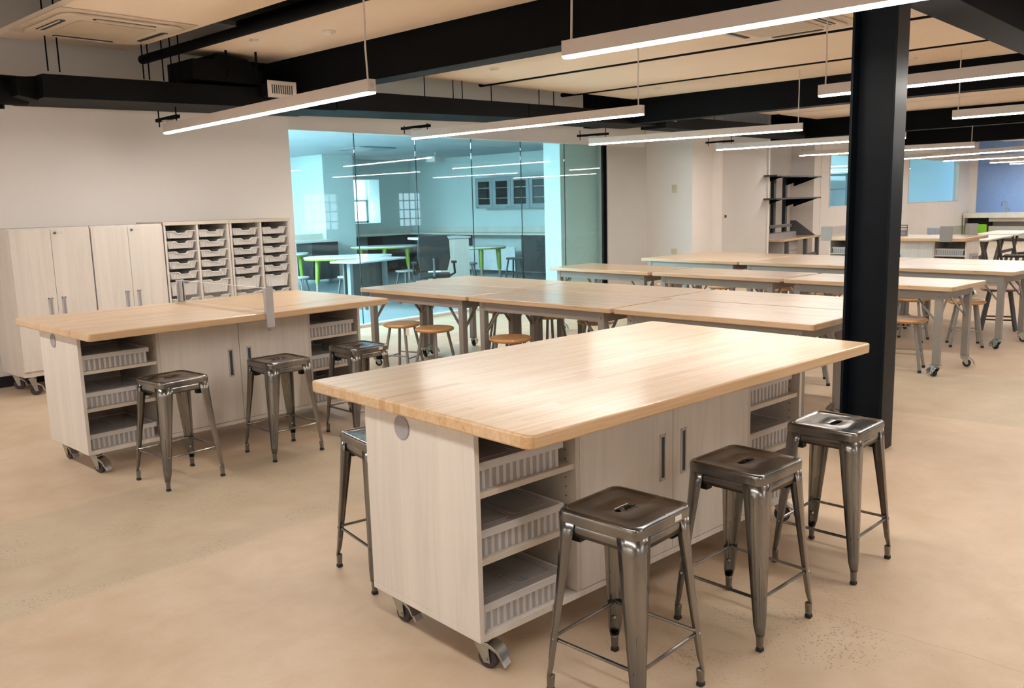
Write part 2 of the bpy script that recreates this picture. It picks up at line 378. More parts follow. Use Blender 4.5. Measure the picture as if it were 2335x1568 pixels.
# stepped walls right of the glass, lit and shaded sides painted in two tones
struct('wall_step', MB().box(12.21, 9.05, 0, 13.38, 9.3, CH), 'shade_grey')
struct('wall_pier', MB().box(13.38, 8.1, 0, 14.09, 9.3, CH), 'wall')
struct('wall_pier_far', MB().box(14.09, 8.0, 0, 16.0, 9.3, CH), 'shade_grey')
struct('trim_3', MB().box(14.085, 7.985, 0, 14.21, 8.11, CH), 'wall')  # lighter corner strip, painted as a face turned to the light
struct('trim_4', MB().box(15.96, 7.97, 0, 16.01, 8.06, CH), 'wall')
struct('wall_alcove', MB().box(16.0, 8.9, 0, 19.6, 9.2, CH).box(18.9, 8.36, 0, 19.6, 8.9, CH), 'wall')
pierced('wall_window_side', 8.35, 8.5, 19.25, 30.5, [(19.7, 23.6, 1.27, 2.45), (24.85, 29.3, 1.25, 2.45)], 'wall')
struct('wall_end', MB().box(30.5, -5.6, 0, 30.6, 8.5, CH), 'blue')
struct('trim_5', MB().box(30.42, 8.15, 0, 30.5, 8.35, CH), 'wall')
struct('trim_6', MB().box(30.45, -5.5, 0, 30.5, 8.35, 0.87), 'wall')
# side room behind the far windows
struct('wall_side_room', MB().box(19.62, 11.2, 0, 31.5, 11.3, 3.0).box(19.62, 8.51, 0, 19.7, 11.2, 3.0).box(31.4, 8.5, 0, 31.5, 11.3, 3.0).box(19.62, 8.51, 3.0, 31.5, 11.3, 3.1).box(19.62, 8.51, -0.1, 31.5, 11.3, 0), 'room')
for k, (a, b) in enumerate(((19.7, 23.6), (24.85, 29.3))):
    f = struct('window_%d' % (k+5), MB().box(a, 8.34, 1.25, a+0.03, 8.5, 2.45).box(b-0.05, 8.34, 1.25, b, 8.5, 2.45).box(a, 8.36, 1.25, b, 8.5, 1.28), 'alu')
    MB().box(a+0.03, 8.42, 1.28, b-0.05, 8.43, 2.45).build('pane', 'glass2', f)
lr = tag(MB().box(21.0, 9.3, 2.94, 22.6, 9.6, 2.99).build('fill_light', emitter('side room fill light', (0.55, 0.88, 1.0), 50)), 'added flat fill light in the small room behind the far windows, left one', 'added light', 'added fill lights of the small side room')  # light added to brighten the side room
lr2 = tag(MB().box(26.0, 9.3, 2.94, 27.6, 9.6, 2.99).build('fill_light', emitter('side room fill light far', (0.55, 0.88, 1.0), 50)), 'added flat fill light in the small room behind the far windows, right one', 'added light', 'added fill lights of the small side room')  # second light added to brighten the side room
for i, (xa, xb) in enumerate(((20.4, 22.9), (25.6, 28.2))):
    t = thing('shelving_rack', ('white steel shelving rack seen through the left far window', 'white steel shelving rack seen through the right far window')[i], 'rack', (xa, 10.6, 0), 0, 'racks behind the far windows')
    W = xb-xa; mb = MB()
    for x in (0, W): mb.box(x-0.03, -0.3, 0, x+0.03, -0.24, 2.15).box(x-0.03, 0.24, 0, x+0.03, 0.3, 2.15)
    mb.build('frame', 'greycab', t)
    for z in (0.3, 1.68, 2.1): MB().box(-0.03, -0.3, z, W+0.03, 0.3, z+0.05).build('shelf', 'greycab', t)
    MB().bar((0, -0.3, 1.66), (W/2, -0.3, 0.6), 0.03, 0.03).bar((W, -0.3, 1.66), (W/2, -0.3, 0.6), 0.03, 0.03).build('brace', 'greycab', t)

# glass partition
seams = [5.74, 6.92, 7.94, 9.0, 10.06, 11.11, 12.17]
for i in range(6):
    g = tag(MB().box(seams[i]+0.004, 9.095, 0.035, seams[i+1]-0.004, 9.107, 2.47).build('glass_panel', 'glass'),
            'blue-green full-height glass panel, ' + ('first from the tray cabinets', 'second from the tray cabinets', 'third from the tray cabinets', 'fourth from the tray cabinets', 'fifth from the tray cabinets, before the plain end panel', 'last before the black edge, a white wall behind it')[i], 'glass panel', 'panels of the glass partition')
    MB().box(seams[i]-0.0035, 9.094, 0.035, seams[i]+0.0035, 9.108, 2.47).build('edge_joint', 'glassedge', g)
struct('trim_7', MB().box(12.172, 9.07, 0, 12.209, 9.16, 2.47), 'black')
# lab behind the glass
struct('floor_lab', MB().box(2.0, 9.16, -0.1, 16.0, 17.2, 0), 'floor2')
struct('ceiling_lab', MB().box(2.0, 9.16, 2.66, 16.0, 17.2, 2.75), 'tile')
mbw = MB(); WX0, WX1, WZ0, WZ1 = 12.72, 13.62, 1.16, 2.2
mbw.box(2.0, 17.0, 0, WX0, 17.55, 2.66).box(WX1, 17.0, 0, 14.7, 17.55, 2.66).box(WX0, 17.0, 0, WX1, 17.55, WZ0).box(WX0, 17.0, WZ1, WX1, 17.55, 2.66)
struct('wall_lab_back', mbw, 'room')
struct('wall_lab_right', MB().box(14.6, 9.5, 0, 14.75, 17.0, 2.66), 'room')
struct('wall_lab_left', MB().box(1.9, 9.16, 0, 2.0, 17.0, 2.66), 'room')
struct('wall_lab_end', MB().box(11.18, 9.25, 0, 14.7, 9.6, 2.66), 'room')
struct('wall_lab_pier', MB().box(10.94, 15.5, 0, 11.72, 17.0, 2.66), 'room')
wf = struct('window_7', MB().box(WX0, 17.48, WZ0, WX0+0.05, 17.54, WZ1).box(WX1-0.05, 17.48, WZ0, WX1, 17.54, WZ1).box(WX0, 17.46, 1.68, WX1, 17.54, 1.73).box(WX0, 17.48, WZ0, WX1, 17.54, WZ0+0.05), 'greycab')
tag(MB().box(WX0+0.05, 17.42, 1.72, WX1-0.05, 17.43, WZ1).build('roller_shade', milky('thin shade cloth', (0.85, 0.9, 0.9), 0.3)), 'white roller shade half down in the lab window', 'shade')
for i, (x, y, p) in enumerate(((3.6, 11.2, 165), (3.6, 14.6, 165), (6.0, 11.8, 85), (6.0, 15.2, 85), (8.6, 9.5, 40))):  # lights added out of sight to fill the lab with cool light
    tag(MB().box(x-0.6, y-0.6 if i < 4 else y-0.2, 2.62, x+0.6, y+0.6 if i < 4 else y+0.2, 2.655).build('fill_light', emitter('lab fill light %d' % i, (0.58, 0.84, 0.95), p)), ('added unseen square light in the lab ceiling, near left', 'added unseen square light in the lab ceiling, far left', 'added unseen square light in the lab ceiling, near the desk', 'added unseen square light in the lab ceiling, far back', 'added unseen narrow light in the lab ceiling just behind the glass')[i], 'added light', 'added fill lights of the lab')

# ================================================================== storage islands
L, WD, ZT = 2.10, 1.2227, 0.89
def caster(parent, x, y, ang, h=0.13, r=0.038, brake=True, name='caster', wm='wheel'):
    R = Matrix.Translation((x, y, 0)) @ Matrix.Rotation(ang, 4, 'Z')
    mb = MB()
    mb.cb(0, 0, h-0.004, 0.075, 0.065, 0.006)
    mb.lathe([(0.026, h-0.022), (0.028, h-0.016), (0.026, h-0.008)], 16)
    mb.prism([(-0.028, h-0.022), (0.03, h-0.022), (-0.012, r-0.012), (-0.035, r-0.012)], -0.0235, -0.020, 'Y')
    mb.prism([(-0.028, h-0.022), (0.03, h-0.022), (-0.012, r-0.012), (-0.035, r-0.012)], 0.020, 0.0235, 'Y')
    mb.cb(0, 0, h-0.024, 0.066, 0.048, 0.005); mb.lathe([(0.010, -0.031), (0.010, -0.0238)], 12, (-0.022, 0, r), 'Y'); mb.lathe([(0.007, -0.030), (0.007, -0.0238)], 8, (-0.004, 0, r+0.035), 'Y')
    mb.lathe([(0.006, -0.027), (0.006, 0.027)], 10, (-0.022, 0, r), 'Y')
    c = mb.xform(R).build(name, 'chrome', parent)
    n = 24; wb = MB().lathe([(0.014, -0.015), (r-0.006, -0.015), (r-0.001, -0.010), (r, 0), (r-0.001, 0.010), (r-0.006, 0.015), (0.014, 0.015)], n, (-0.022, 0, r), 'Y')
    wb.xform(R).build('wheel', wm, c, smooth=True)
    if brake:
        bb = MB().prism([(0.012, r+0.062), (-0.030, r+0.062), (-0.070, r+0.036), (-0.086, r+0.006), (-0.080, r+0.004), (-0.062, r+0.030), (-0.028, r+0.048), (0.012, r+0.050)], -0.029, 0.029, 'Y')
        bb.xform(R).build('brake_lever', 'chrome', c, bevel=0.0015)
        MB().prism([(-0.078, r+0.012), (-0.094, r-0.016), (-0.086, r-0.020), (-0.070, r+0.008)], -0.020, 0.020, 'Y').xform(R).build('brake_pedal', 'handle', c, bevel=0.002)
    return c
def make_island(label, loc, rz):
    t = thing('storage_island', label, 'work island', loc, rz)
    MB().prism(rrect(0, 0, L, WD, 0.022), 0.846, ZT).build('tabletop', 'maple', t, bevel=0.007, seg=3)
    u0, u1, v0, v1, zb, zt = 0.045, 2.055, 0.303, 0.919, 0.13, 0.846
    d = [u0, 0.527, 1.065, 1.602, u1]
    MB().box(u0, v0, zb, u1, v1, zb+0.024).build('bottom_panel', 'lam', t, bevel=0.001)
    for a in (u0, u1-0.02): MB().box(a, v0, zb+0.0245, a+0.02, v1, zt-0.0005).build('side_panel', 'lam', t, bevel=0.001)
    MB().box(u0+0.021, v1-0.018, zb+0.025, u1-0.021, v1, zt-0.0005).build('back_panel', 'lam', t)
    for a in (d[1]-0.02, d[3]): MB().box(a, v0+0.001, zb+0.025, a+0.02, v1-0.019, zt-0.001).build('divider_panel', 'lamdark', t)
    MB().box(u0+0.021, v0+0.02, zt-0.02, u1-0.021, v1-0.019, zt-0.001).build('top_rail', 'lamdark', t)
    for a, b in ((u0+0.021, d[1]-0.021), (d[3]+0.021, u1-0.021)):
        for z in (0.385, 0.612): MB().box(a, v0+0.01, z, b, v1-0.02, z+0.02).build('shelf', 'lamedge', t, bevel=0.001)
        hb = MB()
        for k in range(18):
            z = 0.20+k*0.034
            if abs(z-0.395) < 0.02 or abs(z-0.62) < 0.02: continue
            for vv in (v0+0.05, v1-0.09): hb.lathe([(0.0028, 0), (0.0028, -0.0012)], 8, (b+0.0008, vv, z), 'X')
        hb.build('shelf_pin_holes', 'darkin', t)
    for a, b, hx in ((d[1]+0.001, d[2]-0.0015, 0.998), (d[2]+0.0015, d[3]-0.001, 1.133)):
        dr = MB().box(a, v0-0.001, zb+0.027, b, v0+0.018, zt-0.003).build('door', 'lam', t, bevel=0.001)
        hd = MB()
        hx0, hx1, hz0, hz1 = hx-0.018, hx+0.018, 0.455, 0.640
        hd.box(hx0, v0-0.004, hz0, hx0+0.008, v0-0.0005, hz1).box(hx1-0.008, v0-0.004, hz0, hx1, v0-0.0005, hz1)
        hd.box(hx0, v0-0.004, hz0, hx1, v0-0.0005, hz0+0.01).box(hx0, v0-0.004, hz1-0.01, hx1, v0-0.0005, hz1)
        h = hd.build('handle', 'handle', dr)
        MB().box(hx0+0.008, v0-0.002, hz0+0.01, hx1-0.008, v0-0.0012, hz1-0.01).build('handle_recess', 'recess', dr)
    g = MB().lathe([(0.043, 0), (0.043, -0.003), (0.038, -0.004), (0.036, -0.0025), (0.001, -0.0025)], 32, (u0-0.0005, 0.688, 0.789), 'X')
    go = g.build('cable_grommet', 'grommet', t, smooth=True)
    for (x, y, a) in ((u0+0.07, v0+0.07, 1.95), (u0+0.07, v1-0.07, 1.75), (u1-0.07, v0+0.07, 2.1), (u1-0.07, v1-0.07, 3.0)):
        caster(t, x, y, a, 0.13)
    return t
I1 = (1.7701, 1.592, -0.0797); I2 = (1.8763, 4.95, -0.0162)
isl1 = make_island('big maple-topped storage island on casters, nearest, bare top, three stools in front', (I1[0], I1[1], 0), I1[2])
isl2 = make_island('maple-topped storage island by the tall cabinets, clear divider clamped across its top', (I2[0], I2[1], 0), I2[2])
isl3 = make_island('small-looking far storage island with white top edge brackets before the far windows', (13.30, 5.78, 0), -PI/2)

def loc_on(I, u, v, z): 
    ca, sa = math.cos(I[2]), math.sin(I[2]); return (I[0]+u*ca-v*sa, I[1]+u*sa+v*ca, z)
def make_bin(label, group):
    t = thing('storage_bin', label, 'plastic bin', group=group)
    W, Dp, H = 0.385, 0.42, 0.072
    mb = MB()
    for (x0, y0, x1, y1) in ((-W/2, 0, W/2, 0.002), (-W/2, Dp-0.002, W/2, Dp), (-W/2, 0, -W/2+0.002, Dp), (W/2-0.002, 0, W/2, Dp)):
        mb.box(x0, y0, 0.001, x1, y1, H)
    mb.box(-W/2+0.002, 0.002, 0.001, W/2-0.002, Dp-0.002, 0.003)
    mb.build('tub', 'bin', t)
    n = 13; mb = MB()
    for k in range(n):
        x = -W/2+0.012+(W-0.024)*k/(n-1); mb.box(x-0.006, -0.004, 0.001, x+0.006, 0, H-0.002)
    for k in range(n):
        y = 0.012+(Dp-0.024)*k/(n-1); mb.box(-W/2-0.004, y-0.006, 0.001, -W/2, y+0.006, H-0.002)
    mb.build('rib', 'rimp', t)
    lb = MB()
    rr = rrect(-W/2-0.006, -0.008, W/2+0.006, Dp+0.006, 0.02)
    lb.prism(rr, H+0.014, H+0.017); lb.build('lid', 'lid', t)
    rm = MB(); a0, b0, a1, b1 = -W/2-0.012, -0.014, W/2+0.012, Dp+0.012
    rm.box(a0, b0, H-0.006, a1, b0+0.006, H+0.022).box(a0, b1-0.006, H-0.006, a1, b1, H+0.022).box(a0, b0+0.006, H-0.006, a0+0.006, b1-0.006, H+0.022).box(a1-0.006, b0+0.006, H-0.006, a1, b1-0.006, H+0.022)
    rm.build('lid_rim', 'rimp', t, bevel=0.004)
    lm = MB()
    for (a, b2) in ((-0.165, -0.008), (0.008, 0.165)):
        for q in (rrect(a, 0.03, b2, Dp-0.03, 0.02),):
            pts = [(x, y, H+0.0185) for x, y in q]; lm.tube(pts+[pts[0]], 0.0016, 6)
    lm.build('lid_ridge', 'lid', t)
    return t
bin0 = make_bin('', '')
first = True
bpos = []
hs = (0.155, 0.4055, 0.6325)
rows = ('bottom', 'middle', 'top')
for nm_, I, cs in (('nearest island', I1, 1), ('left island', I2, 1)):
    for bay, cx in (('near-end bay', 0.268), ('far-end bay', 1.81)):
        for r in range(3):
            lab = 'clear lidded bin, %s shelf, %s of the %s' % (rows[r], bay, nm_)
            p = loc_on(I, cx+random.uniform(-0.012, 0.012), 0.325+random.uniform(0, 0.02), hs[r]); bpos.append((p, I[2]+random.uniform(-0.02, 0.02), lab))
I3 = (13.30, 5.78, -PI/2)
for bay, cx in (('left', 0.29), ('right', 1.81)):
    p = loc_on(I3, cx, 0.34, hs[2]); bpos.append((p, -PI/2, 'grey-looking ribbed bin in the %s bay of the far island' % bay))
    p = loc_on(I3, cx, 0.34, hs[1]); bpos.append((p, -PI/2, 'lower ribbed bin in the %s bay of the far island, mostly hidden' % bay))
for i, (p, a, lab) in enumerate(bpos):
    if i == 0: bin0.location = p; bin0.rotation_euler = (0, 0, a); bin0['label'] = lab; bin0['group'] = 'clear bins on the island shelves'
    else: dup(bin0, p, a, lab)

# clear divider on the left island
def divider(I, u, va, vb, ztop, label, post=0.055, hang=True):
    t = thing('table_divider', label, 'divider', (I[0], I[1], 0), I[2])
    MB().box(u-0.003, va+0.03, ZT+0.01, u+0.003, vb-0.03, ztop).build('clear_panel', 'acrylic', t)
    for v, s in ((va, 1), (vb, -1)):
        mb = MB().box(u-post/2, v-0.012 if s > 0 else v, 0.795, u+post/2, v if s > 0 else v+0.012, ztop+0.006)
        mb.box(u-post/2, v, 0.838, u+post/2, v+s*0.05, 0.8445).box(u-0.02, v, ZT+0.001, u+0.02, v+s*0.04, ZT+0.006)
        mb.box(u-0.012, v, ZT+0.006, u-0.006, v+s*0.045, ztop).box(u+0.006, v, ZT+0.006, u+0.012, v+s*0.045, ztop)
        b = mb.build('clamp_post', 'handle', t, bevel=0.0015)
        MB().lathe([(0.015, 0), (0.015, 0.010), (0.005, 0.012), (0.005, 0.024)], 14, (u, v+s*0.008, 0.770)).build('clamp_screw', 'chrome', b)
    MB().box(u-0.0035, va+0.03, ztop+0.0005, u+0.0035, vb-0.03, ztop+0.0035).build('polished_edge', 'rimp', t)
    return t
divider(I2, 1.13, -0.001, WD+0.001, 1.045, 'clear acrylic divider on two silver clamps across the left island')
for (u, lab) in ((0.12, 'low clear screen on grey corner clamps at the far island, left end'), (1.86, 'low clear screen on grey corner clamps at the far island, right end')):
    t = thing('table_divider', lab, 'divider', (I3[0], I3[1], 0), I3[2])
    MB().box(u-0.003, 0.1, ZT+0.002, u+0.003, WD-0.1, ZT+0.16).build('clear_panel', 'acrylic', t)
    for v in (-0.003, WD+0.003):
        s = 1 if v < 0.5 else -1
        b = MB().box(u-0.085, v-0.004, ZT-0.05, u+0.085, v+0.004, ZT+0.17)
        b.build('clamp_plate', 'steel', t)
# small tabletop caddies on the far island
for u, v, s in ((0.50, 0.75, 'left'), (0.95, 0.85, 'right')):
    p = loc_on(I3, u, v, ZT)
    t = thing('wire_basket', 'small dark wire basket on the far island top, %s one' % s, 'basket', p, 0.3, 'wire baskets on the far island')
    mb = MB()
    for k in range(7):
        x = -0.12+0.04*k; mb.box(x-0.004, -0.09, 0, x+0.004, -0.084, 0.16); mb.box(x-0.004, 0.084, 0, x+0.004, 0.09, 0.16)
    for z in (0.004, 0.06, 0.12, 0.156): mb.box(-0.124, -0.092, z-0.004, 0.124, -0.082, z+0.004).box(-0.124, 0.082, z-0.004, 0.124, 0.092, z+0.004).box(-0.124, -0.09, z-0.004, -0.116, 0.09, z+0.004).box(0.116, -0.09, z-0.004, 0.124, 0.09, z+0.004)
    mb.build('wire_mesh', 'steeld', t)
    MB().box(-0.1, -0.075, 0.002, 0.1, 0.075, 0.09).build('contents', 'grommet', t, bevel=0.01)
p = loc_on(I3, 2.075, 0.60, 0.45)
tt = thing('power_box', 'grey slatted metal box on the right end of the far island', 'box', p, 0)
MB().box(-0.15, -0.02, -0.05, 0.13, 0.02, 0.2).build('case', 'handle', tt)
MB().box(-0.13, -0.025, -0.03, 0.11, -0.0205, 0.0).box(-0.13, -0.025, 0.05, 0.11, -0.0205, 0.08).box(-0.13, -0.025, 0.13, 0.11, -0.0205, 0.16).build('slat', 'steel', tt)

# ================================================================== square metal stools
def make_stool():
    t = thing('metal_stool', '', 'stool', group='square gunmetal stools')
    S, R = 0.152, 0.034
    H = 0.612
    # seat pan: rings of a rounded square with a rolled rim, dished top and a hand slot
    def ring(s, r, z):
        P = rrect(-s, -s, s, s, r, 5); Q = []
        for i, p in enumerate(P):
            Q.append(p); q = P[(i+1) % len(P)]
            if math.hypot(q[0]-p[0], q[1]-p[1]) > r*0.8:
                Q += [(p[0]+(q[0]-p[0])*k/8, p[1]+(q[1]-p[1])*k/8) for k in range(1, 8)]
        return [(x, y, z) for x, y in Q]
    rings = [ring(S-0.006, R-0.004, H-0.040), ring(S-0.001, R, H-0.038), ring(S, R, H-0.014), ring(S-0.0015, R, H-0.006), ring(S-0.006, R-0.003, H-0.0012), ring(S-0.013, R-0.006, H), ring(S-0.019, R-0.010, H-0.0006), ring(S-0.023, R-0.013, H-0.0045), ring(S-0.027, R-0.015, H-0.0055), ring(0.088, 0.03, H-0.0055)]
    n = len(rings[0])
    slot = []
    for k in range(n):
        x, y, _ = rings[0][k]; slot.append((x, y))
    # slot ring with matching vertex count
    P = []
    hw, hr = 0.032, 0.0155
    for k in range(n):
        a = math.atan2(slot[k][1], slot[k][0])
        ca, sa = math.cos(a), math.sin(a)
        # ray to stadium
        best = None; tt_ = 0.0
        for q in range(1, 400):
            rr = q*0.00015*1.0
            x, y = rr*ca, rr*sa
            dx = max(abs(x)-hw, 0)
            if math.hypot(dx, y) > hr: best = (x, y); break
        P.append(best)
    rings.append([(x*1.12, y*1.12, H-0.0055) for x, y in P]); rings.append([(x, y, H-0.0068) for x, y in P]); rings.append([(x, y, H-0.012) for x, y in P])
    V = [v for r in rings for v in r]; F = []
    for i in range(len(rings)-1):
        for k in range(n): F.append((i*n+k, i*n+(k+1) % n, (i+1)*n+(k+1) % n, (i+1)*n+k))
    mb = MB().add(V, F); mb.build('seat', 'gun', t, smooth=True)
    # apron under the pan
    ap = MB(); rA = [ring(S-0.006, R-0.004, H-0.030), ring(S-0.004, R-0.002, H-0.074)]
    V = [v for r in rA for v in r]; ap.add(V, [(k, (k+1) % n, (k+1) % n+n, k+n) for k in range(n)])
    ap.build('apron', 'gun', t, smooth=True, solid=0.0016)
    for q in range(4):
        Rz = Matrix.Rotation(q*PI/2, 4, 'Z')
        zs = [H-0.036, H-0.085, 0.42, 0.25, 0.09, 0.055]
        V = []; cols = []
        for z in zs:
            f = (H-0.042-z)/(H-0.042)
            e = S-0.0012+ (0.1865-S)*f
            a = 0.070-0.046*min(1, f*1.05)
            if z < 0.08: a = 0.020
            r = min(a*0.66, 0.036)
            sec = [(e-a, e), (e-r, e)] + [(e-r+r*math.sin(u), e-r+r*math.cos(u)) for u in (PI/8, PI/4, 3*PI/8)] + [(e, e-r), (e, e-a)]
            V += [(x, y, z) for x, y in sec]
        m = 7; F = [(i*m+k, i*m+k+1, (i+1)*m+k+1, (i+1)*m+k) for i in range(len(zs)-1) for k in range(m-1)]
        lg = MB().add(V, F).xform(Rz).build('leg', 'gun', t, smooth=True, solid=0.0022)
        def corner(z): 
            f = (H-0.042-z)/(H-0.042); return S-0.003+(0.1875-S)*f
        rb = MB()
        for za, zb in ((0.30, 0.11),):
            pa = corner(za)-0.0075; pb = corner(zb)-0.0060
            rb.tube([(pa, pa, za), (pa+0.001, pa+0.001, za-0.01), (pb, pb, zb)], [0.002, 0.0035, 0.0035], 8)
        rb.xform(Rz).build('rib', 'gun', lg, smooth=True)
        pe = corner(0.15)-0.0085
        bt = MB().lathe([(0.0055, 0), (0.005, 0.003), (0.001, 0.0045)], 12)
        bt.xform(Rz @ Matrix.Translation((pe, pe, 0.125)) @ Matrix.Rotation(PI/4, 4, 'Z') @ Matrix.Rotation(PI/2, 4, 'Y')).build('bolt', 'chrome', lg, smooth=True)
        x0 = corner(0.055)-0.010; x1 = corner(0.0)-0.012
        MB().frustum(x1-0.002, x1-0.002, 0.012, 0.060, 0.019, 0.019, 0.022, 0.022, x0-x1, x0-x1).xform(Rz).build('foot_sleeve', 'gun', lg, bevel=0.004)
        MB().frustum(x1-0.002, x1-0.002, 0.0, 0.016, 0.024, 0.024, 0.022, 0.022).xform(Rz).build('rubber_foot', 'rubber', lg, bevel=0.004)
        # crossbar to the next leg and stacking bumper under the seat
        zc = 0.185; e = corner(zc)-0.004
        MB().tube([(e-0.012, e, zc), (e-0.03, e-0.004, zc), (-e+0.03, e-0.004, zc), (-e+0.012, e, zc)], [0.009, 0.006, 0.006, 0.009], 8).xform(Rz).build('crossbar', 'gun', t, smooth=True)
        MB().box(0.085, 0.085, H-0.106, 0.117, 0.117, H-0.080).xform(Rz).build('bumper', 'rubber', t)
    MB().bar((-0.125, -0.125, H-0.078), (0.125, 0.125, H-0.078), 0.02, 0.003).bar((-0.125, 0.125, H-0.0775), (0.125, -0.125, H-0.0775), 0.02, 0.003).build('under_brace', 'steeld', t)
    return t
st0 = make_stool()
SG = 'square gunmetal stools'
SP = [((2.107, 1.507), -0.01, 'square gunmetal metal stool in the foreground with a small paper label on its rim'),
      ((2.775, 1.452), -0.064, 'square gunmetal metal stool in the middle of the three before the nearest island'),
      ((3.488, 1.419), -0.032, 'square gunmetal metal stool nearest the black column'),
      ((2.262, 4.799), 0.045, 'square gunmetal metal stool at the left end of the left island, before its bins'),
      ((2.966, 4.801), -0.028, 'square gunmetal metal stool before the doors of the left island'),
      ((3.596, 4.802), -0.025, 'square gunmetal metal stool at the left island, its seat reflecting blue window light'),
      ((2.224, 2.811), -0.209, 'square gunmetal metal stool half hidden behind the nearest island')]
STK = {}
for i, ((x, y), a, lab) in enumerate(SP):
    if i == 0: s = st0; s.location = (x, y, 0); s.rotation_euler = (0, 0, a); s['label'] = lab
    else: s = dup(st0, (x, y, 0), a, lab)
    STK[i] = s
for i in (0, 5):
    s = STK[i]; MB().box(0.045 if i == 0 else 0.06, -0.1535, 0.582, 0.08 if i == 0 else 0.092, -0.1525, 0.598).build('sticker', 'label', s)

# ================================================================== work tables
TZ = 0.77
def make_table(label='', group='maple work tables on steel frames'):
    t = thing('work_table', label, 'table', group=group)
    W, Ln = 0.76, 1.53      # local: x across 0..W, y along 0..Ln
    MB().prism(rrect(0, 0.003, W, Ln-0.003, 0.018), TZ-0.038, TZ).build('tabletop', 'maple_y', t, bevel=0.006, seg=3)
    ap = MB(); z0, z1 = TZ-0.115, TZ-0.039
    ap.box(0.05, 0.10, z0, 0.075, Ln-0.10, z1).box(W-0.075, 0.10, z0, W-0.05, Ln-0.10, z1).box(0.076, 0.10, z0, W-0.076, 0.125, z1).box(0.076, Ln-0.125, z0, W-0.076, Ln-0.10, z1)
    ap.build('apron_frame', 'steel', t, bevel=0.002)
    for x in (0.085, W-0.085):
        for y in (0.125, Ln-0.125):
            sx = 1 if x < W/2 else -1; sy = 1 if y < Ln/2 else -1
            lg = MB().cb(x-sx*0.012, y-sy*0.002, (0.105+TZ-0.04)/2, 0.055, 0.055, TZ-0.04-0.105).build('leg', 'steel', t, bevel=0.003)
            MB().bar((x-sx*0.005, y+sy*0.02, TZ-0.30), (x-sx*0.005, y+sy*0.20, TZ-0.085), 0.028, 0.006).bar((x+sx*0.01, y, TZ-0.30), (x+sx*0.18, y, TZ-0.085), 0.006, 0.028).build('brace', 'steel', t)
            MB().lathe([(0.008, 0), (0.007, -0.005)], 10, (x-sx*0.0395 if sx > 0 else x+0.0395, y, TZ-0.085), 'X').build('bolt', 'chrome', lg)
            caster(t, x-sx*0.012, y, random.uniform(0, 6.28), 0.105, 0.034, brake=True, wm='rubber')
    return t
tb0 = make_table()
def row(near, far, seams, dx, names):
    """tables laid end to end between two tabletop corner points (front edge), near first"""
    nx, ny = near; fx, fy = far; a = -math.atan2(fx-nx, fy-ny)
    out = []; Ln = math.hypot(fx-nx, fy-ny)/3
    for k in range(3):
        for c in range(dx):
            s_ = 0.09 if nx < 6 else 0.0
            px = nx+(fx-nx)*k/3 + c*(0.772*math.cos(a)-s_*math.sin(a)); py = ny+(fy-ny)*k/3 + c*(0.772*math.sin(a)+s_*math.cos(a))
            out.append((px, py, a, names[k] + (', back one of the pair' if c else ', front one of the pair') if dx == 2 else names[k]))
    return out
T = []
T += row((5.03, 2.20), (5.17, 6.86), None, 2, ['maple work table just left of the black column', 'maple work table in the middle of the nearest table row', 'maple work table nearest the glass in the nearest row'])
T += row((7.62, 2.18), (8.02, 6.88), None, 1, ['maple work table right of the column in the second row, casters in view', 'maple work table in the middle of the second row', 'maple work table nearest the glass in the second row'])
T += row((9.32, 2.13), (9.78, 6.72), None, 2, ['maple work table at the right end of the third row', 'maple work table in the middle of the third row', 'maple work table nearest the pier in the third row'])
for i, (x, y, a, lab) in enumerate(T):
    if i == 0: tb0.location = (x, y, 0); tb0.rotation_euler = (0, 0, a); tb0['label'] = lab
    else: dup(tb0, (x, y, 0), a, lab)

# round wooden stools
def make_round(label=''):
    t = thing('wooden_stool', label, 'stool', group='round wooden seated stools')
    H = 0.46
    MB().lathe([(0.02, H-0.032), (0.160, H-0.032), (0.174, H-0.024), (0.178, H-0.014), (0.174, H-0.005), (0.160, H), (0.12, H-0.002), (0.001, H-0.004)], 40).build('seat', 'seatwood', t, smooth=True)
    ft = MB().lathe([(0.07, H-0.040), (0.12, H-0.040), (0.12, H-0.033), (0.07, H-0.033)], 20)
    ft.build('seat_plate', 'steel', t)
    for q in range(4):
        a = PI/4+q*PI/2; c, s = math.cos(a), math.sin(a)
        lg = MB().tube([(0.115*c, 0.115*s, H-0.034), (0.20*c, 0.20*s, 0.012)], 0.0135, 12).build('leg', 'steel', t, smooth=True)
        MB().tube([(0.199*c, 0.199*s, 0.022), (0.202*c, 0.202*s, 0.0)], 0.0155, 12).build('rubber_foot', 'rubber', lg)
        b = a+PI/2; z = 0.14+0.02*(q % 2); rr = 0.115+0.085*(H-0.034-z)/(H-0.046)
        MB().bar((rr*c, rr*s, z), (rr*math.cos(b), rr*math.sin(b), z), 0.018, 0.010).build('stretcher', 'steel', t)
    return t
ws0 = make_round()
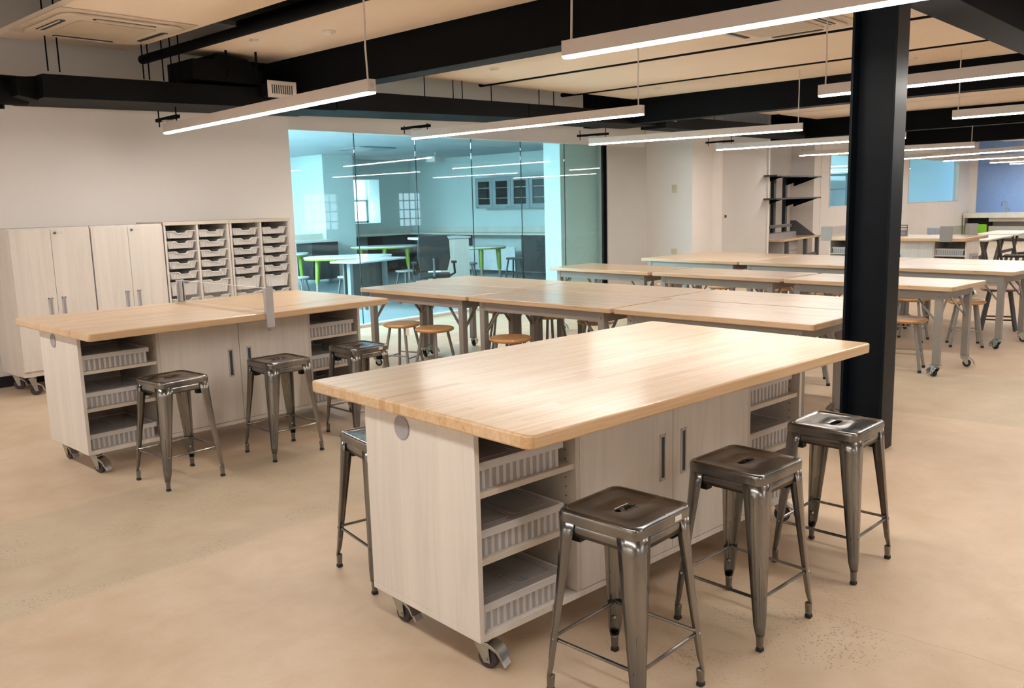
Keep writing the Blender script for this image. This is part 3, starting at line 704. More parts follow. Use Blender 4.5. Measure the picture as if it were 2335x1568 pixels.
WS = [((5.24, 6.30), 0.3, 'round wood-seated stool nearest the glass, paper tag under its seat'), ((5.20, 5.80), 0.1, 'round wood-seated stool beside the tagged one at the nearest table row'),
      ((5.16, 4.83), 0.2, 'round wood-seated stool whose seat just shows over the nearest island top'),
      ((6.52, 6.20), 0.6, 'round wood-seated stool under the far side of the nearest row, near the glass'), ((6.45, 5.50), 0.1, 'round wood-seated stool under the far side of the nearest row, second from the glass'),
      ((6.36, 4.86), 0.4, 'round wood-seated stool under the far side of the nearest row, between table legs'),
      ((6.90, 3.05), 0.5, 'round wood-seated stool whose legs show under the right end of the nearest island'),
      ((7.90, 2.62), 0.2, 'round wood-seated stool just right of the column at the second row'),
      ((9.72, 6.2), 0.3, 'round wood-seated stool at the third row, nearest the pier'), ((9.77, 5.46), 0.0, 'round wood-seated stool at the third row, second from the pier'),
      ((9.80, 4.75), 0.2, 'round wood-seated stool at the third row, third from the pier'), ((9.62, 4.07), 0.5, 'round wood-seated stool at the third row, just left of the column'),
      ((9.52, 3.11), 0.1, 'round wood-seated stool behind the one just right of the column'), ((9.49, 2.57), 0.4, 'round wood-seated stool behind the leg of the second row end table')]
for i, ((x, y), a, lab) in enumerate(WS):
    if i == 0: ws0.location = (x, y, 0); ws0.rotation_euler = (0, 0, a); ws0['label'] = lab
    else: dup(ws0, (x, y, 0), a, lab)
MB().box(-0.115, -0.150, 0.36, -0.114, -0.11, 0.425).build('paper_tag', 'label', ws0)
# the dark-legged stool at the far right
t = thing('adjustable_stool', 'low stool with reddish seat and thick black legs behind the third row end', 'stool', (10.85, 2.60, 0), 0.25)
MB().lathe([(0.02, 0.432), (0.19, 0.435), (0.21, 0.448), (0.20, 0.46), (0.001, 0.462)], 32).build('seat', plain('reddish brown seat', (0.36, 0.17, 0.10), 0.4), t, smooth=True)
for q in range(4):
    a = PI/4+q*PI/2; c, s = math.cos(a), math.sin(a)
    MB().tube([(0.14*c, 0.14*s, 0.43), (0.24*c, 0.24*s, 0)], 0.024, 12).build('leg', 'steeld', t, smooth=True)
    b = a+PI/2; MB().tube([(0.215*c, 0.215*s, 0.12), (0.215*math.cos(b), 0.215*math.sin(b), 0.12)], 0.009, 8).build('stretcher', 'steeld', t)

# ================================================================== tall cabinets on the left wall
CX = [2.50, 3.165, 3.835, 4.52, 5.225]; CY0, CY1, CZ0, CZ1 = 8.05, 8.62, 0.17, 1.44
def cab_casters(t, x0, x1):
    for x in (x0+0.08, x1-0.08):
        for y in (CY0+0.08, CY1-0.08): caster(t, x, y, random.uniform(2.0, 4.0), CZ0, 0.048, wm='wheel')
for i in range(2):
    x0, x1 = CX[i]+0.004, CX[i+1]-0.004
    t = thing('tall_cabinet', ('tall two-door pale wood cabinet on casters at the left end of the wall row', 'tall two-door pale wood cabinet between the other one and the tray units')[i], 'cabinet', (0, 0, 0))
    MB().box(x0, CY0+0.02, CZ0, x1, CY1, CZ1).build('body', 'lam', t, bevel=0.001)
    xm = (x0+x1)/2
    for j, (a, b, hx) in enumerate(((x0+0.002, xm-0.0015, xm-0.055), (xm+0.0015, x1-0.002, xm+0.055))):
        d = MB().box(a, CY0, CZ0+0.05, b, CY0+0.019, CZ1-0.012).build('door', 'lam', t, bevel=0.001)
        hd = MB(); z0, z1 = 0.665, 0.84
        hd.box(hx-0.018, CY0-0.004, z0, hx-0.010, CY0-0.0005, z1).box(hx+0.010, CY0-0.004, z0, hx+0.018, CY0-0.0005, z1).box(hx-0.018, CY0-0.004, z0, hx+0.018, CY0-0.0005, z0+0.01).box(hx-0.018, CY0-0.004, z1-0.01, hx+0.018, CY0-0.0005, z1)
        hd.build('handle', 'handle', d)
        MB().box(hx-0.010, CY0-0.002, z0+0.01, hx+0.010, CY0-0.0011, z1-0.01).build('handle_recess', 'grommet', d)
    MB().box(xm+0.048, CY0-0.002, CZ1-0.056, xm+0.100, CY0-0.0005, CZ1-0.034).build('lock_label', 'alu', t)
    lk_ = MB().lathe([(0.010, 0), (0.010, -0.012), (0.004, -0.014)], 14, (xm+0.035, CY0, CZ1-0.045), 'Y')
    lk_.build('lock', 'steeld', t)
    cab_casters(t, x0, x1)
def make_tray(h):
    t = thing('storage_tray', '', 'tray', group='clear trays in the tray cabinets')
    w = 0.285; d = 0.42; z1 = h-0.012
    mb = MB()
    y0 = 0.012
    # tapered tub open on top
    a, b2 = w/2-0.004, w/2-0.022
    V = [(-b2, y0+0.012, 0), (b2, y0+0.012, 0), (b2, d-0.02, 0), (-b2, d-0.02, 0), (-a, y0, z1), (a, y0, z1), (a, d, z1), (-a, d, z1)]
    zc = z1-0.020
    mb.add(V, [(0, 3, 2, 1), (1, 2, 6, 5), (2, 3, 7, 6), (3, 0, 4, 7)])
    fr = [(-b2, y0+0.012, 0), (b2, y0+0.012, 0), (a, y0, z1), (0.052, y0, z1), (0.040, y0, zc), (-0.040, y0, zc), (-0.052, y0, z1), (-a, y0, z1)]
    mb.add(fr, [tuple(range(8))])
    mb.build('tub', 'tray', t, solid=0.0022)
    # rolled lip that follows the notch
    pts = [(-w/2, d, z1), (-w/2, y0-0.010, z1), (-0.058, y0-0.010, z1), (-0.040, y0-0.012, zc), (0.040, y0-0.012, zc), (0.058, y0-0.010, z1), (w/2, y0-0.010, z1), (w/2, d, z1)]
    lb = MB()
    for p, q in zip(pts[:-1], pts[1:]): lb.bar(p, q, 0.014, 0.008)
    lb.build('lip', 'tray', t, bevel=0.002)
    rb = MB()
    for x in (-0.105, -0.075, 0.075, 0.105): rb.box(x-0.003, y0-0.002, 0.006, x+0.003, y0+0.006, z1-0.006)
    rb.build('rib', 'tray', t)
    return t
trs, trd = make_tray(0.078), make_tray(0.140)
trd_used = trs_used = False
colname = ['leftmost column of the tray units', 'second column of the tray units', 'third column of the tray units', 'rightmost column of the tray units']
ordn = ['top', 'second', 'third', 'fourth', 'fifth', 'sixth', 'seventh', 'eighth', 'ninth']
ci = 0
for i in (2, 3):
    x0, x1 = CX[i]+0.006, CX[i+1]-0.004
    t = thing('tray_cabinet', ('open pale wood tray cabinet with two columns, beside the tall cabinets', 'open pale wood tray cabinet with two columns, nearest the glass')[i-2], 'cabinet')
    xm = (x0+x1)/2
    for a, b in ((x0, x0+0.02), (xm-0.01, xm+0.01), (x1-0.02, x1)): MB().box(a, CY0, CZ0+0.03, b, CY1-0.01, CZ1-0.021).build('side_panel' if a != xm-0.01 else 'divider_panel', 'lam', t, bevel=0.001)
    MB().box(x0-0.003, CY0-0.004, CZ1-0.02, x1+0.003, CY1, CZ1+0.012).build('top_panel', 'lamedge', t, bevel=0.001)
    MB().box(x0, CY0, CZ0, x1, CY1, CZ0+0.029).build('bottom_panel', 'lam', t, bevel=0.001)
    MB().box(x0+0.021, CY1-0.009, CZ0+0.03, x1-0.021, CY1, CZ1-0.021).build('back_panel', 'lam', t)
    cab_casters(t, x0, x1)
    for a, b in ((x0+0.02, xm-0.01), (xm+0.01, x1-0.02)):
        cx = (a+b)/2; z = 1.395; rn = MB()
        for k in range(9):
            h = 0.078 if k < 5 else 0.140; z -= (0.098 if k < 5 else 0.160)
            for xs in (a, b): rn.box(min(xs, xs+(0.006 if xs == a else -0.006)), CY0+0.02, z+h-0.024, max(xs, xs+(0.006 if xs == a else -0.006)), CY1-0.02, z+h-0.018)
            src = trs if k < 5 else trd
            lab = '%s %s clear tray down, in the %s' % (ordn[k], 'shallow' if k < 5 else 'deep', colname[ci])
            p = (cx+random.uniform(-0.003, 0.003), CY0+random.uniform(0.004, 0.016), z)
            if src is trs and not trs_used: trs.location = p; trs['label'] = lab; trs_used = True
            elif src is trd and not trd_used: trd.location = p; trd['label'] = lab; trd_used = True
            else: dup(src, p, 0, lab)
        rn.build('runner', 'tray', t); ci += 1
    MB().box(xm+0.10, CY0+0.1, CZ1-0.05, xm+0.125, CY0+0.12, CZ1-0.0205).build('latch', 'rubber', t)

# ================================================================== column, beams, ceiling
c = thing('steel_column', 'dark blue-black steel wide-flange column from floor to beam', 'column', (5.30, 1.97, 0))
MB().box(-0.095, -0.128, 0.0, 0.095, -0.112, 2.66).build('flange', 'column', c, bevel=0.002)
MB().box(-0.095, 0.112, 0.0, 0.095, 0.128, 2.66).build('flange', 'column', c, bevel=0.002)
MB().box(-0.006, -0.112, 0.0, 0.006, 0.112, 2.66).build('web', 'column', c)
BZ = 2.66
beams = [(5.06, 5.28, 'black steel beam over the column, running to the left wall'), (10.92, 11.14, 'second black steel beam beyond the column'),
         (16.8, 17.02, 'third black steel beam, far off'), (22.2, 22.42, 'fourth black steel beam, farthest to be made out')]
for x0, x1, lab in beams:
    t = thing('ceiling_beam', lab, 'beam', ((x0+x1)/2, 0, 0), 0, 'black ceiling beams'); W = (x1-x0)/2
    ye = 8.55 if x0 < 20 else 8.2
    MB().box(-W, -5.5, BZ, W, ye, BZ+0.02).build('bottom_flange', 'black', t)
    MB().box(-W, -5.5, BZ+0.021, -W+0.02, ye, CH).build('web', 'black', t); MB().box(W-0.02, -5.5, BZ+0.021, W, ye, CH).build('web', 'black', t)
g = thing('ceiling_girder', 'black girder over the column along the bare strip of the ceiling', 'beam', (0, 1.97, 0))
MB().box(-2.9, -0.15, 2.74, 5.055, 0.15, CH).box(5.285, -0.15, 2.74, 10.915, 0.15, CH).box(11.145, -0.15, 2.74, 16.79, 0.15, CH).box(17.03, -0.15, 2.74, 30.4, 0.15, CH).build('beam', 'black', g)
PZ = 3.0
def panel(x0, x1, y0, y1, label):
    t = tag(MB().box(x0, y0, PZ, x1, y1, PZ+0.045).build('ceiling_panel', 'panel', bevel=0.003), label, 'ceiling panel', 'hung acoustic ceiling panels')
    return t
panels = [(2.60, 3.68, 2.35, 8.12, 'beige acoustic ceiling panel holding the air unit, at the upper left'), (4.05, 5.04, 2.35, 7.98, 'beige acoustic ceiling panel left of the nearest beam, with two detectors'),
          (5.30, 7.97, 2.35, 7.78, 'widest beige acoustic ceiling panel, right of the nearest beam'), (8.10, 9.67, 2.35, 7.72, 'beige acoustic ceiling panel second right of the nearest beam'),
          (9.79, 10.90, 2.35, 7.60, 'beige acoustic ceiling panel touching the second beam'), (11.17, 13.6, 2.35, 7.5, 'beige acoustic ceiling panel just past the second beam'),
          (13.72, 15.1, 2.35, 7.5, 'beige acoustic ceiling panel in the middle of the bay past the second beam'), (15.2, 16.78, 2.35, 7.4, 'beige acoustic ceiling panel touching the third beam'),
          (17.05, 19.3, 2.35, 7.3, 'beige acoustic ceiling panel just past the third beam'), (19.4, 22.15, 2.35, 7.3, 'beige acoustic ceiling panel touching the fourth beam'),
          (22.5, 26.0, 2.35, 7.3, 'beige acoustic ceiling panel past the fourth beam'), (26.1, 30.0, 2.35, 7.3, 'beige acoustic ceiling panel at the blue end wall'),
          (-2.6, 0.6, 2.35, 8.1, 'beige acoustic ceiling panel far left'), (0.75, 2.1, 2.35, 8.1, 'beige acoustic ceiling panel left of the one with the air unit')]
for p in panels[:12]: panel(*p)
for k, (x0, x1) in enumerate(((2.6, 5.0), (5.3, 8.0), (8.1, 10.88), (11.2, 16.7), (17.1, 22.1))):
    panel(x0, x1, -3.4, 1.45, 'beige acoustic ceiling panel across the bare strip, ' + ('left of the nearest beam', 'right of the nearest beam', 'reaching the second beam', 'past the second beam', 'past the third beam')[k])
# black bars in the slots
for k, (x, y1, z, r) in enumerate(((3.87, 8.25, 2.955, 0.042), (8.035, 7.93, 3.02, 0.03), (9.73, 8.0, 3.02, 0.03), (13.66, 7.9, 3.02, 0.03))):
    tag(MB().tube([(x, 2.4, z), (x, y1-0.02, z), (x, y1, z)], [r, r, r*0.8], 12).build('ceiling_pipe' if k == 0 else 'slot_rail', 'black', smooth=True),
        ('round-ended black pipe in the gap beside the panel with the air unit', 'black rail in the gap right of the widest ceiling panel', 'black rail in the gap before the panel at the second beam', 'black rail in a gap past the second beam')[k], 'pipe' if k == 0 else 'rail', 'dark runs in the ceiling gaps')
# ducts along the left wall
d = thing('air_duct', 'long black rectangular air duct along the left wall under the ceiling', 'duct', (0, 0, 0))
def skew(mb, x0, x1, z0a, z1a, z0b, z1b, y0, y1):
    return mb.add([(x0, y0, z0a), (x1, y0, z0b), (x1, y1, z0b), (x0, y1, z0a), (x0, y0, z1a), (x1, y0, z1b), (x1, y1, z1b), (x0, y1, z1a)],
                  [(0, 3, 2, 1), (4, 5, 6, 7), (0, 1, 5, 4), (1, 2, 6, 5), (2, 3, 7, 6), (3, 0, 4, 7)])
skew(MB(), 2.75, 5.6, 2.48, 2.665, 2.54, 2.72, 7.62, 8.35).build('duct_section', 'duct', d, bevel=0.004)
skew(MB(), 5.61, 8.6, 2.55, 2.75, 2.62, 2.80, 7.62, 8.35).build('duct_section', 'duct', d, bevel=0.004)
skew(MB(), 8.61, 11.6, 2.62, 2.80, 2.66, 2.84, 7.62, 8.30).build('duct_section', 'duct', d, bevel=0.004)
skew(MB(), 11.61, 16.5, 2.62, 2.80, 2.64, 2.84, 7.5, 7.96).build('duct_section', 'duct', d, bevel=0.004)
MB().tube([(-1, 8.0, 2.56), (2.74, 8.0, 2.565)], 0.12, 20).build('round_section', 'duct', d, smooth=True)
skew(MB(), 2.60, 2.749, 2.50, 2.64, 2.47, 2.66, 7.75, 8.25).build('transition', 'duct', d)
for x in (2.83, 2.92, 3.62, 3.67, 3.80, 3.88, 3.96, 6.9, 7.35, 7.5, 8.0, 8.9, 9.2, 10.2, 10.6, 12.6, 13.4): MB().tube([(x, 7.70, 2.7), (x, 7.70, CH)], 0.006, 6).build('hanger_rod', 'black', d)
MB().bar((2.30, 7.95, 2.41), (2.50, 7.80, 2.41), 0.05, 0.035).bar((2.42, 7.86, 2.36), (2.42, 7.86, 2.47), 0.06, 0.06).build('duct_support', 'black', d)
# duct boots and air grilles
def boot(x0, x1, z0, z1, gx0, gx1, gz0, gz1, lab, glab, y=7.45):
    t = thing('duct_boot', lab, 'duct', (0, 0, 0), 0, 'black duct boots')
    MB().prism([(x0, z0), (x1, z0), (x1+0.05, z0+0.10), (x1-0.12, z1), (x0+0.25, z1+0.03), (x0+0.2, z1-0.03), (x0, z1-0.04)], 7.62, 8.1, 'Y').build('boot', 'duct', t, bevel=0.004)
    MB().box(x1+0.0, y+0.02, gz0+0.015, gx1-0.01, 7.9, gz1-0.015).build('neck', 'duct', t)
    g = thing('air_grille', glab, 'vent', (0, 0, 0), 0, 'white supply grilles')
    fm = MB(); b = 0.035
    fm.box(gx0, y, gz0, gx1, y+0.015, gz0+b).box(gx0, y, gz1-b, gx1, y+0.015, gz1).box(gx0, y, gz0+b, gx0+b, y+0.015, gz1-b).box(gx1-b, y, gz0+b, gx1, y+0.015, gz1-b)
    fm.build('frame', 'white', g)
    MB().box(gx0+b, y+0.016, gz0+b, gx1-b, y+0.019, gz1-b).build('backing', 'darkin', g)
    n = 10; sm = MB()
    for k in range(n+1):
        x = gx0+b+(gx1-gx0-2*b)*k/n; sm.box(x-0.004, y+0.003, gz0+b, x+0.004, y+0.014, gz1-b)
    sm.build('slat', 'white', g)
boot(4.04, 4.72, 2.73, 2.95, 4.70, 5.01, 2.60, 2.755, 'black faceted duct boot beside the nearest beam', 'white air grille at the end of the nearest beam')
boot(11.2, 11.55, 2.80, 3.0, 11.49, 11.84, 2.72, 2.89, 'black duct boot beyond the second beam', 'white air grille at the second beam, farther off')
for x, y, z, s in ((4.34, 7.80, 2.74, 'left'), (4.60, 7.72, 2.76, 'right')):
    tag(MB().tube([(x, y-0.25, z), (x, y-0.25, PZ)], 0.012, 8).build('drop_rod', 'black'), 'thick black rod hanging beside the nearest beam, %s one' % s, 'rod', 'thick rods at the nearest beam')

# air unit in the ceiling panel
def air_unit(cx, cy, lab, z=PZ, w=0.46):
    t = thing('air_unit', lab, 'air conditioner', (cx, cy, z), 0)
    MB().box(-w-0.06, -w-0.08, -0.010, w+0.06, w+0.08, -0.0005).build('outer_plate', 'acw', t, bevel=0.004)
    MB().prism(rrect(-w, -w, w, w, 0.10, 6), -0.030, -0.011).build('cover', 'acw', t, bevel=0.006)
    MB().prism(rrect(-0.30, -0.30, 0.30, 0.30, 0.03), -0.036, -0.0305).build('intake_grille', plain('intake grille '+lab[:6], (0.50, 0.40, 0.29), 0.6), t, bevel=0.002)
    for q in range(4):
        Rz = Matrix.Rotation(q*PI/2, 4, 'Z')
        MB().prism(rrect(-0.24, -w+0.035, 0.24, -w+0.095, 0.028), -0.0325, -0.0302).xform(Rz).build('louvre_slot', 'darkin', t)
        MB().box(-0.22, -w+0.045, -0.040, 0.22, -w+0.055, -0.033).xform(Rz).build('louvre', 'acw', t)
    return t
air_unit(3.10, 7.22, 'square white cassette air unit in the ceiling panel at the upper left')
air_unit(7.30, 3.60, 'square white cassette air unit just behind the nearest bright pendant')
for k, (x, y, w) in enumerate(((4.54, 6.22, 0.055), (4.27, 6.94, 0.04), (7.1, 6.77, 0.05), (10.06, 6.62, 0.05), (10.27, 3.47, 0.05))):
    t = thing('detector', ('white smoke detector on the panel left of the nearest beam', 'small round sensor near the far edge of the same panel', 'round sensor on the widest ceiling panel', 'round sensor on the panel at the second beam, left', 'round sensor on the panel right of the column top')[k], 'detector', (x, y, PZ), 0, 'round ceiling sensors')
    MB().lathe([(w, 0), (w, -0.012), (w*0.9, -0.018)], 24).build('base', 'white', t, smooth=True)
    if k == 0: MB().lathe([(w*0.6, -0.0185), (w*0.5, -0.035), (0.001, -0.040)], 20).build('sensor_head', 'white', t, smooth=True)

# ================================================================== pendant lamps
def lamp(A, B, lab, z=2.30, far_bracket=False):
    ax, ay = A; bx, by = B; Ln = math.hypot(bx-ax, by-ay); a = -math.atan2(bx-ax, by-ay)
    t = thing('pendant_lamp', lab, 'pendant lamp', (ax, ay, z), a, 'long white linear pendant lamps')
    MB().prism(rrect(-0.030, 0, 0.030, Ln, 0.004), 0.014, 0.092).build('housing', 'alu', t)
    le = MB(); n = 8; sec = [(-0.0285, 0.0138)] + [(-0.0285*math.cos(PI*k/n), 0.006-0.006*math.sin(PI*k/n)) for k in range(n+1)] + [(0.0285, 0.0138)]
    le.prism([(x, zz) for x, zz in sec], 0.006, Ln-0.006, 'Y')
    le.build('lens', 'lens', t)
    MB().box(-0.012, -0.002, 0.040, 0.012, -0.0002, 0.070).build('end_plate', 'handle', t)
    hc = PZ-z
    MB().tube([(0.004, 0.05, 0.092), (-0.004, 0.05, 0.30), (0.003, 0.05, 0.45), (0, 0.05, hc)], 0.006, 8).build('power_cord', 'cord', t, smooth=True)
    hz = 0.12 if far_bracket else hc
    MB().tube([(0, Ln-0.05, 0.092), (0, Ln-0.05, hz)], 0.002, 6).build('hanging_wire', 'steeld', t)
    if far_bracket:
        x, y = Vector((0, Ln-0.05)); q = Matrix.Rotation(a, 4, 'Z') @ Vector((0, Ln-0.05, 0))
        px, py, pz = ax+q.x, ay+q.y, z+0.12
        b = thing('strut_bracket', 'black strut bracket above the far end of the %s' % lab.split(',')[0], 'bracket', (px, py, pz), a)
        MB().box(-0.02, -0.24, 0, 0.02, 0.24, 0.03).build('strut', 'black', b)
        for s in (-0.2, 0.2): MB().tube([(0, s, -0.045), (0, s, 0.10 if z < 2.28 else (0.09 if ay < 4.7 and B[1] < 7.6 else 0.045))], 0.006, 6).build('threaded_rod', 'black', b)
        MB().box(-0.035, -0.05, -0.008, 0.035, 0.05, 0).build('canopy', 'white', b)
    return t
lamp((3.59, 4.50), (3.855, 7.85), 'left long white pendant, hanging lowest, over the left island', z=2.25, far_bracket=True)
lamp((3.779, 3.08), (3.82, -0.10), 'brightest long white pendant, at the top over the nearest island')
lamp((6.788, 4.63), (6.788, 7.805), 'middle long white pendant, ending before the glass', far_bracket=True)
lamp((10.09, 4.624), (9.68, 7.475), 'third long white pendant from the left, ending at the black glass edge', far_bracket=True)
lamp((6.834, 3.0), (6.70, -0.15), 'long white pendant running behind the column top')
lamp((13.05, 4.45), (12.83, 7.32), 'fourth long white pendant from the left, its near end just right of the column', far_bracket=True)
lamp((10.162, 2.99), (10.05, -0.15), 'long white pendant at the right edge, below the one behind the column')
lamp((16.85, 4.58), (16.46, 7.586), 'fifth long white pendant from the left, passing behind the column')
lamp((13.4, 2.95), (13.3, -0.2), 'long white pendant off the right edge beyond the second beam')
lamp((19.6, 4.40), (20.95, 7.2), 'far long white pendant before the far windows')
lamp((23.5, 4.2), (23.9, 7.2), 'far long white pendant over the X-legged table')
lamp((26.7, 3.9), (27.3, 7.0), 'second farthest long white pendant before the blue wall')
lamp((29.2, 3.9), (29.4, 7.0), 'farthest long white pendant before the blue wall')
for (x, y) in ((0.75, 4.6), (0.75, -0.1), (-2.1, 4.6), (-2.1, -0.1), (3.8, -4.8), (0.75, -4.8), (16.7, -0.2), (20.0, -0.2)):
    lamp((x, y), (x, y+3.15), 'long white pendant outside the view at %s' % {(0.75, 4.6): 'the left of the left island', (0.75, -0.1): 'the near left side', (-2.1, 4.6): 'the far left corner', (-2.1, -0.1): 'the back left', (3.8, -4.8): 'the right side near the camera', (6.8, -4.8): 'the right side by the column line', (10.0, -4.8): 'the right side past the column', (0.75, -4.8): 'the back right', (16.7, -0.2): 'the right of the third beam', (20.0, -0.2): 'the far right'}[(x, y)])

# ================================================================== wall plates
def plate(x, y, z, w, h, face, lab, mat='ivory'):
    t = thing('wall_plate' if mat == 'ivory' else 'thermostat', lab, 'switch' if 'switch' in lab else ('outlet' if mat == 'ivory' else 'thermostat'), (x, y, z))
    if face == 'X':
        MB().box(-0.006, -w/2, -h/2, 0, w/2, h/2).build('plate', mat, t, bevel=0.002)
        MB().box(-0.009, -w*0.15, -h*0.28, -0.0061, w*0.15, h*0.28).build('toggle', mat, t)
    else:
        MB().box(-w/2, -0.006, -h/2, w/2, 0, h/2).build('plate', mat, t, bevel=0.002)
        MB().box(-w*0.3, -0.009, -h*0.05, w*0.3, -0.0061, h*0.3).build('display', 'darkin' if mat == 'white' else mat, t)
plate(13.38, 8.41+0.05, 1.722, 0.10, 0.14, 'X', 'ivory light switch plate high on the bright pier')
plate(13.38, 8.41+0.05, 0.62, 0.12, 0.10, 'X', 'ivory outlet plate low on the bright pier')
plate(14.35, 8.0, 1.19, 0.12, 0.14, 'Y', 'small white thermostat with a dark screen on the shaded wall', 'white')
plate(17.75, 8.9, 1.75, 0.10, 0.24, 'Y', 'ivory switch plate behind the dark shelves')

# ================================================================== workbench with dark shelves in the alcove
t = thing('workbench', 'maple-topped workbench with dark uprights and shelves in the alcove', 'workbench', (16.15, 7.72, 0), 0.10)
MB().box(0, 0, 0.66, 2.25, 0.62, 0.70).build('bench_top', 'maple', t, bevel=0.004)
for x in (0.35, 1.45, 2.2):
    MB().box(x-0.04, 0.03, 0, x+0.04, 0.10, 0.66).box(x-0.04, 0.52, 0, x+0.04, 0.6, 0.66).build('leg', 'steeld', t)
MB().box(1.45, 0.05, 0.28, 2.2, 0.09, 0.34).build('stretcher', 'steeld', t)
for x in (0.10, 0.95, 1.62): MB().box(x-0.06, 0.55, 0.70, x+0.06, 0.62, 1.96).build('upright', 'pegging', t)
for z in (1.48, 1.92):
    MB().box(-0.3, 0.05, z, 2.35, 0.62, z+0.03).build('shelf', 'pegging', t)
    for x in (0.10, 1.62, 2.2): MB().prism([(0.08, z), (0.60, z), (0.60, z-0.17)], x-0.01, x+0.01, 'X').build('shelf_bracket', 'black', t)
tr = MB()
tr.box(0.0, 0.50, 0.93, 1.75, 0.52, 0.96)
for k in range(36): tr.box(0.02+k*0.048, 0.46, 0.90, 0.03+k*0.048, 0.50, 0.95)
tr.build('tool_rail', 'grommet', t)
MB().prism([(0.05, 0.702), (0.60, 0.702), (0.60, 1.02), (0.48, 1.02)], 2.02, 2.05, 'X').build('end_panel', 'steeld', t)
MB().box(0.0, 0.35, 0.7005, 1.7, 0.54, 0.80).build('back_bin_ledge', 'grommet', t)
tc = thing('drawer_unit', 'grey drawer unit under the alcove workbench', 'drawers', (16.75, 7.95, 0), 0.10)
MB().box(-0.25, 0.02, 0.02, 0.7, 0.45, 0.64).build('body', 'handle', tc)
for z in (0.05, 0.25, 0.45): MB().box(-0.24, 0, z, 0.69, 0.018, z+0.17).build('drawer', 'handle', tc)

# ================================================================== far seating area
def xtable(label, x, y, Ln, W, rz):
    t = thing('folding_table', label, 'table', (x, y, 0), rz, 'X-legged tables at the far right')
    MB().box(0, 0, 0.715, Ln, W, 0.74).build('tabletop', 'cream', t, bevel=0.003)
    for px in (0.35, Ln-0.35):
        for yy in (0.12, W-0.12):
            for sx in (-1, 1): MB().bar((px-sx*0.35, yy+sx*0.02, 0.0), (px+sx*0.30, yy+sx*0.02, 0.715), 0.035, 0.05).build('leg', 'steeld', t)
    MB().bar((0.35, W/2, 0.38), (Ln-0.35, W/2, 0.38), 0.04, 0.05).build('stretcher', 'steeld', t)
    return t
xtable('pale X-legged folding table beside the far island', 15.9, 4.05, 1.8, 0.75, 0.02)
xtable('pale X-legged folding table at the right edge, behind the other', 18.1, 4.10, 1.8, 0.75, 0.02)
def chair(label, x, y, rz):
    t = thing('black_chair', label, 'chair', (x, y, 0), rz, 'black and grey chairs around the far tables')
    MB().box(-0.21, -0.21, 0.44, 0.21, 0.21, 0.47).build('seat', 'mesh', t, bevel=0.012)
    mb = MB()
    for k in range(6):
        a = -0.5+k*0.2; mb.bar((0.42*a*1.0, 0.19+0.03*(1-abs(a)*2), 0.62), (0.42*(a+0.18), 0.19+0.03*(1-abs(a+0.18)*2), 0.62), 0.012, 0.22)
    mb.build('backrest', 'pinkc', t)
    for sx in (-1, 1):
        MB().tube([(sx*0.20, -0.16, 0.44), (sx*0.23, -0.24, 0.0)], 0.012, 8).build('leg', 'steeld', t)
        MB().tube([(sx*0.20, 0.20, 0.60), (sx*0.20, 0.17, 0.44), (sx*0.23, 0.26, 0.0)], 0.012, 8).build('leg', 'steeld', t)
for k, (x, y, r) in enumerate(((15.0, 4.8, 1.7), (16.35, 5.15, 0.1), (17.3, 5.2, -0.2), (18.5, 5.2, 0.2), (16.4, 3.7, 3.3), (17.3, 3.65, 3.0), (20.3, 5.9, 0.5), (21.5, 6.4, 1.2), (19.3, 3.7, 3.1))):
    chair('black chair with a curved grey back, ' + ('between the far island and the X-legged table', 'behind the X-legged table, left', 'behind the X-legged table, right', 'behind the second X-legged table', 'in front of the X-legged table, left', 'in front of the X-legged table, right', 'out in the open before the blue wall', 'nearest the green cushions', 'in front of the second X-legged table')[k], x, y, r)
# counter under the blue wall
t = thing('sink_counter', 'long pale counter with grey cabinets under the blue wall', 'counter', (0, 0, 0))
MB().box(29.75, -5, 0.72, 30.44, 8.30, 0.87).build('worktop', 'cream', t)
MB().box(29.9, -5, 0.1, 30.4, 7.60, 0.46).build('base_cabinet', 'lamdark', t)
MB().box(29.88, -5, 0.60, 30.4, 7.60, 0.715).build('apron', 'lamdark', t)
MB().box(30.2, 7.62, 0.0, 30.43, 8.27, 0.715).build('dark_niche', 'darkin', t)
MB().box(29.85, 8.28, 0.0, 30.43, 8.32, 0.72).build('end_panel', 'cream', t)
for k, y in enumerate((8.10, 7.78)):
    tag(MB().prism(rrect(-0.145, 0, 0.145, 0.46, 0.04), -0.09, 0.09, 'X').build('cushion', 'limeb', loc=(29.85, y, 0.06), bevel=0.02), 'bright green square cushion under the far counter, %s one' % ('left', 'right')[k], 'cushion', 'green cushions under the counter')
t = thing('faucet', 'tall curved chrome faucet on the counter before the blue wall', 'faucet', (30.05, 7.15, 0.871))
MB().tube([(0, 0, 0), (0, 0, 0.24), (0, 0.03, 0.31), (0, 0.09, 0.33), (0, 0.15, 0.30), (0, 0.16, 0.20)], 0.02, 10).build('spout', 'chrome', t, smooth=True)
MB().tube([(0, -0.09, 0.08), (0, 0.05, 0.10)], 0.02, 8).build('lever', 'chrome', t, smooth=True)

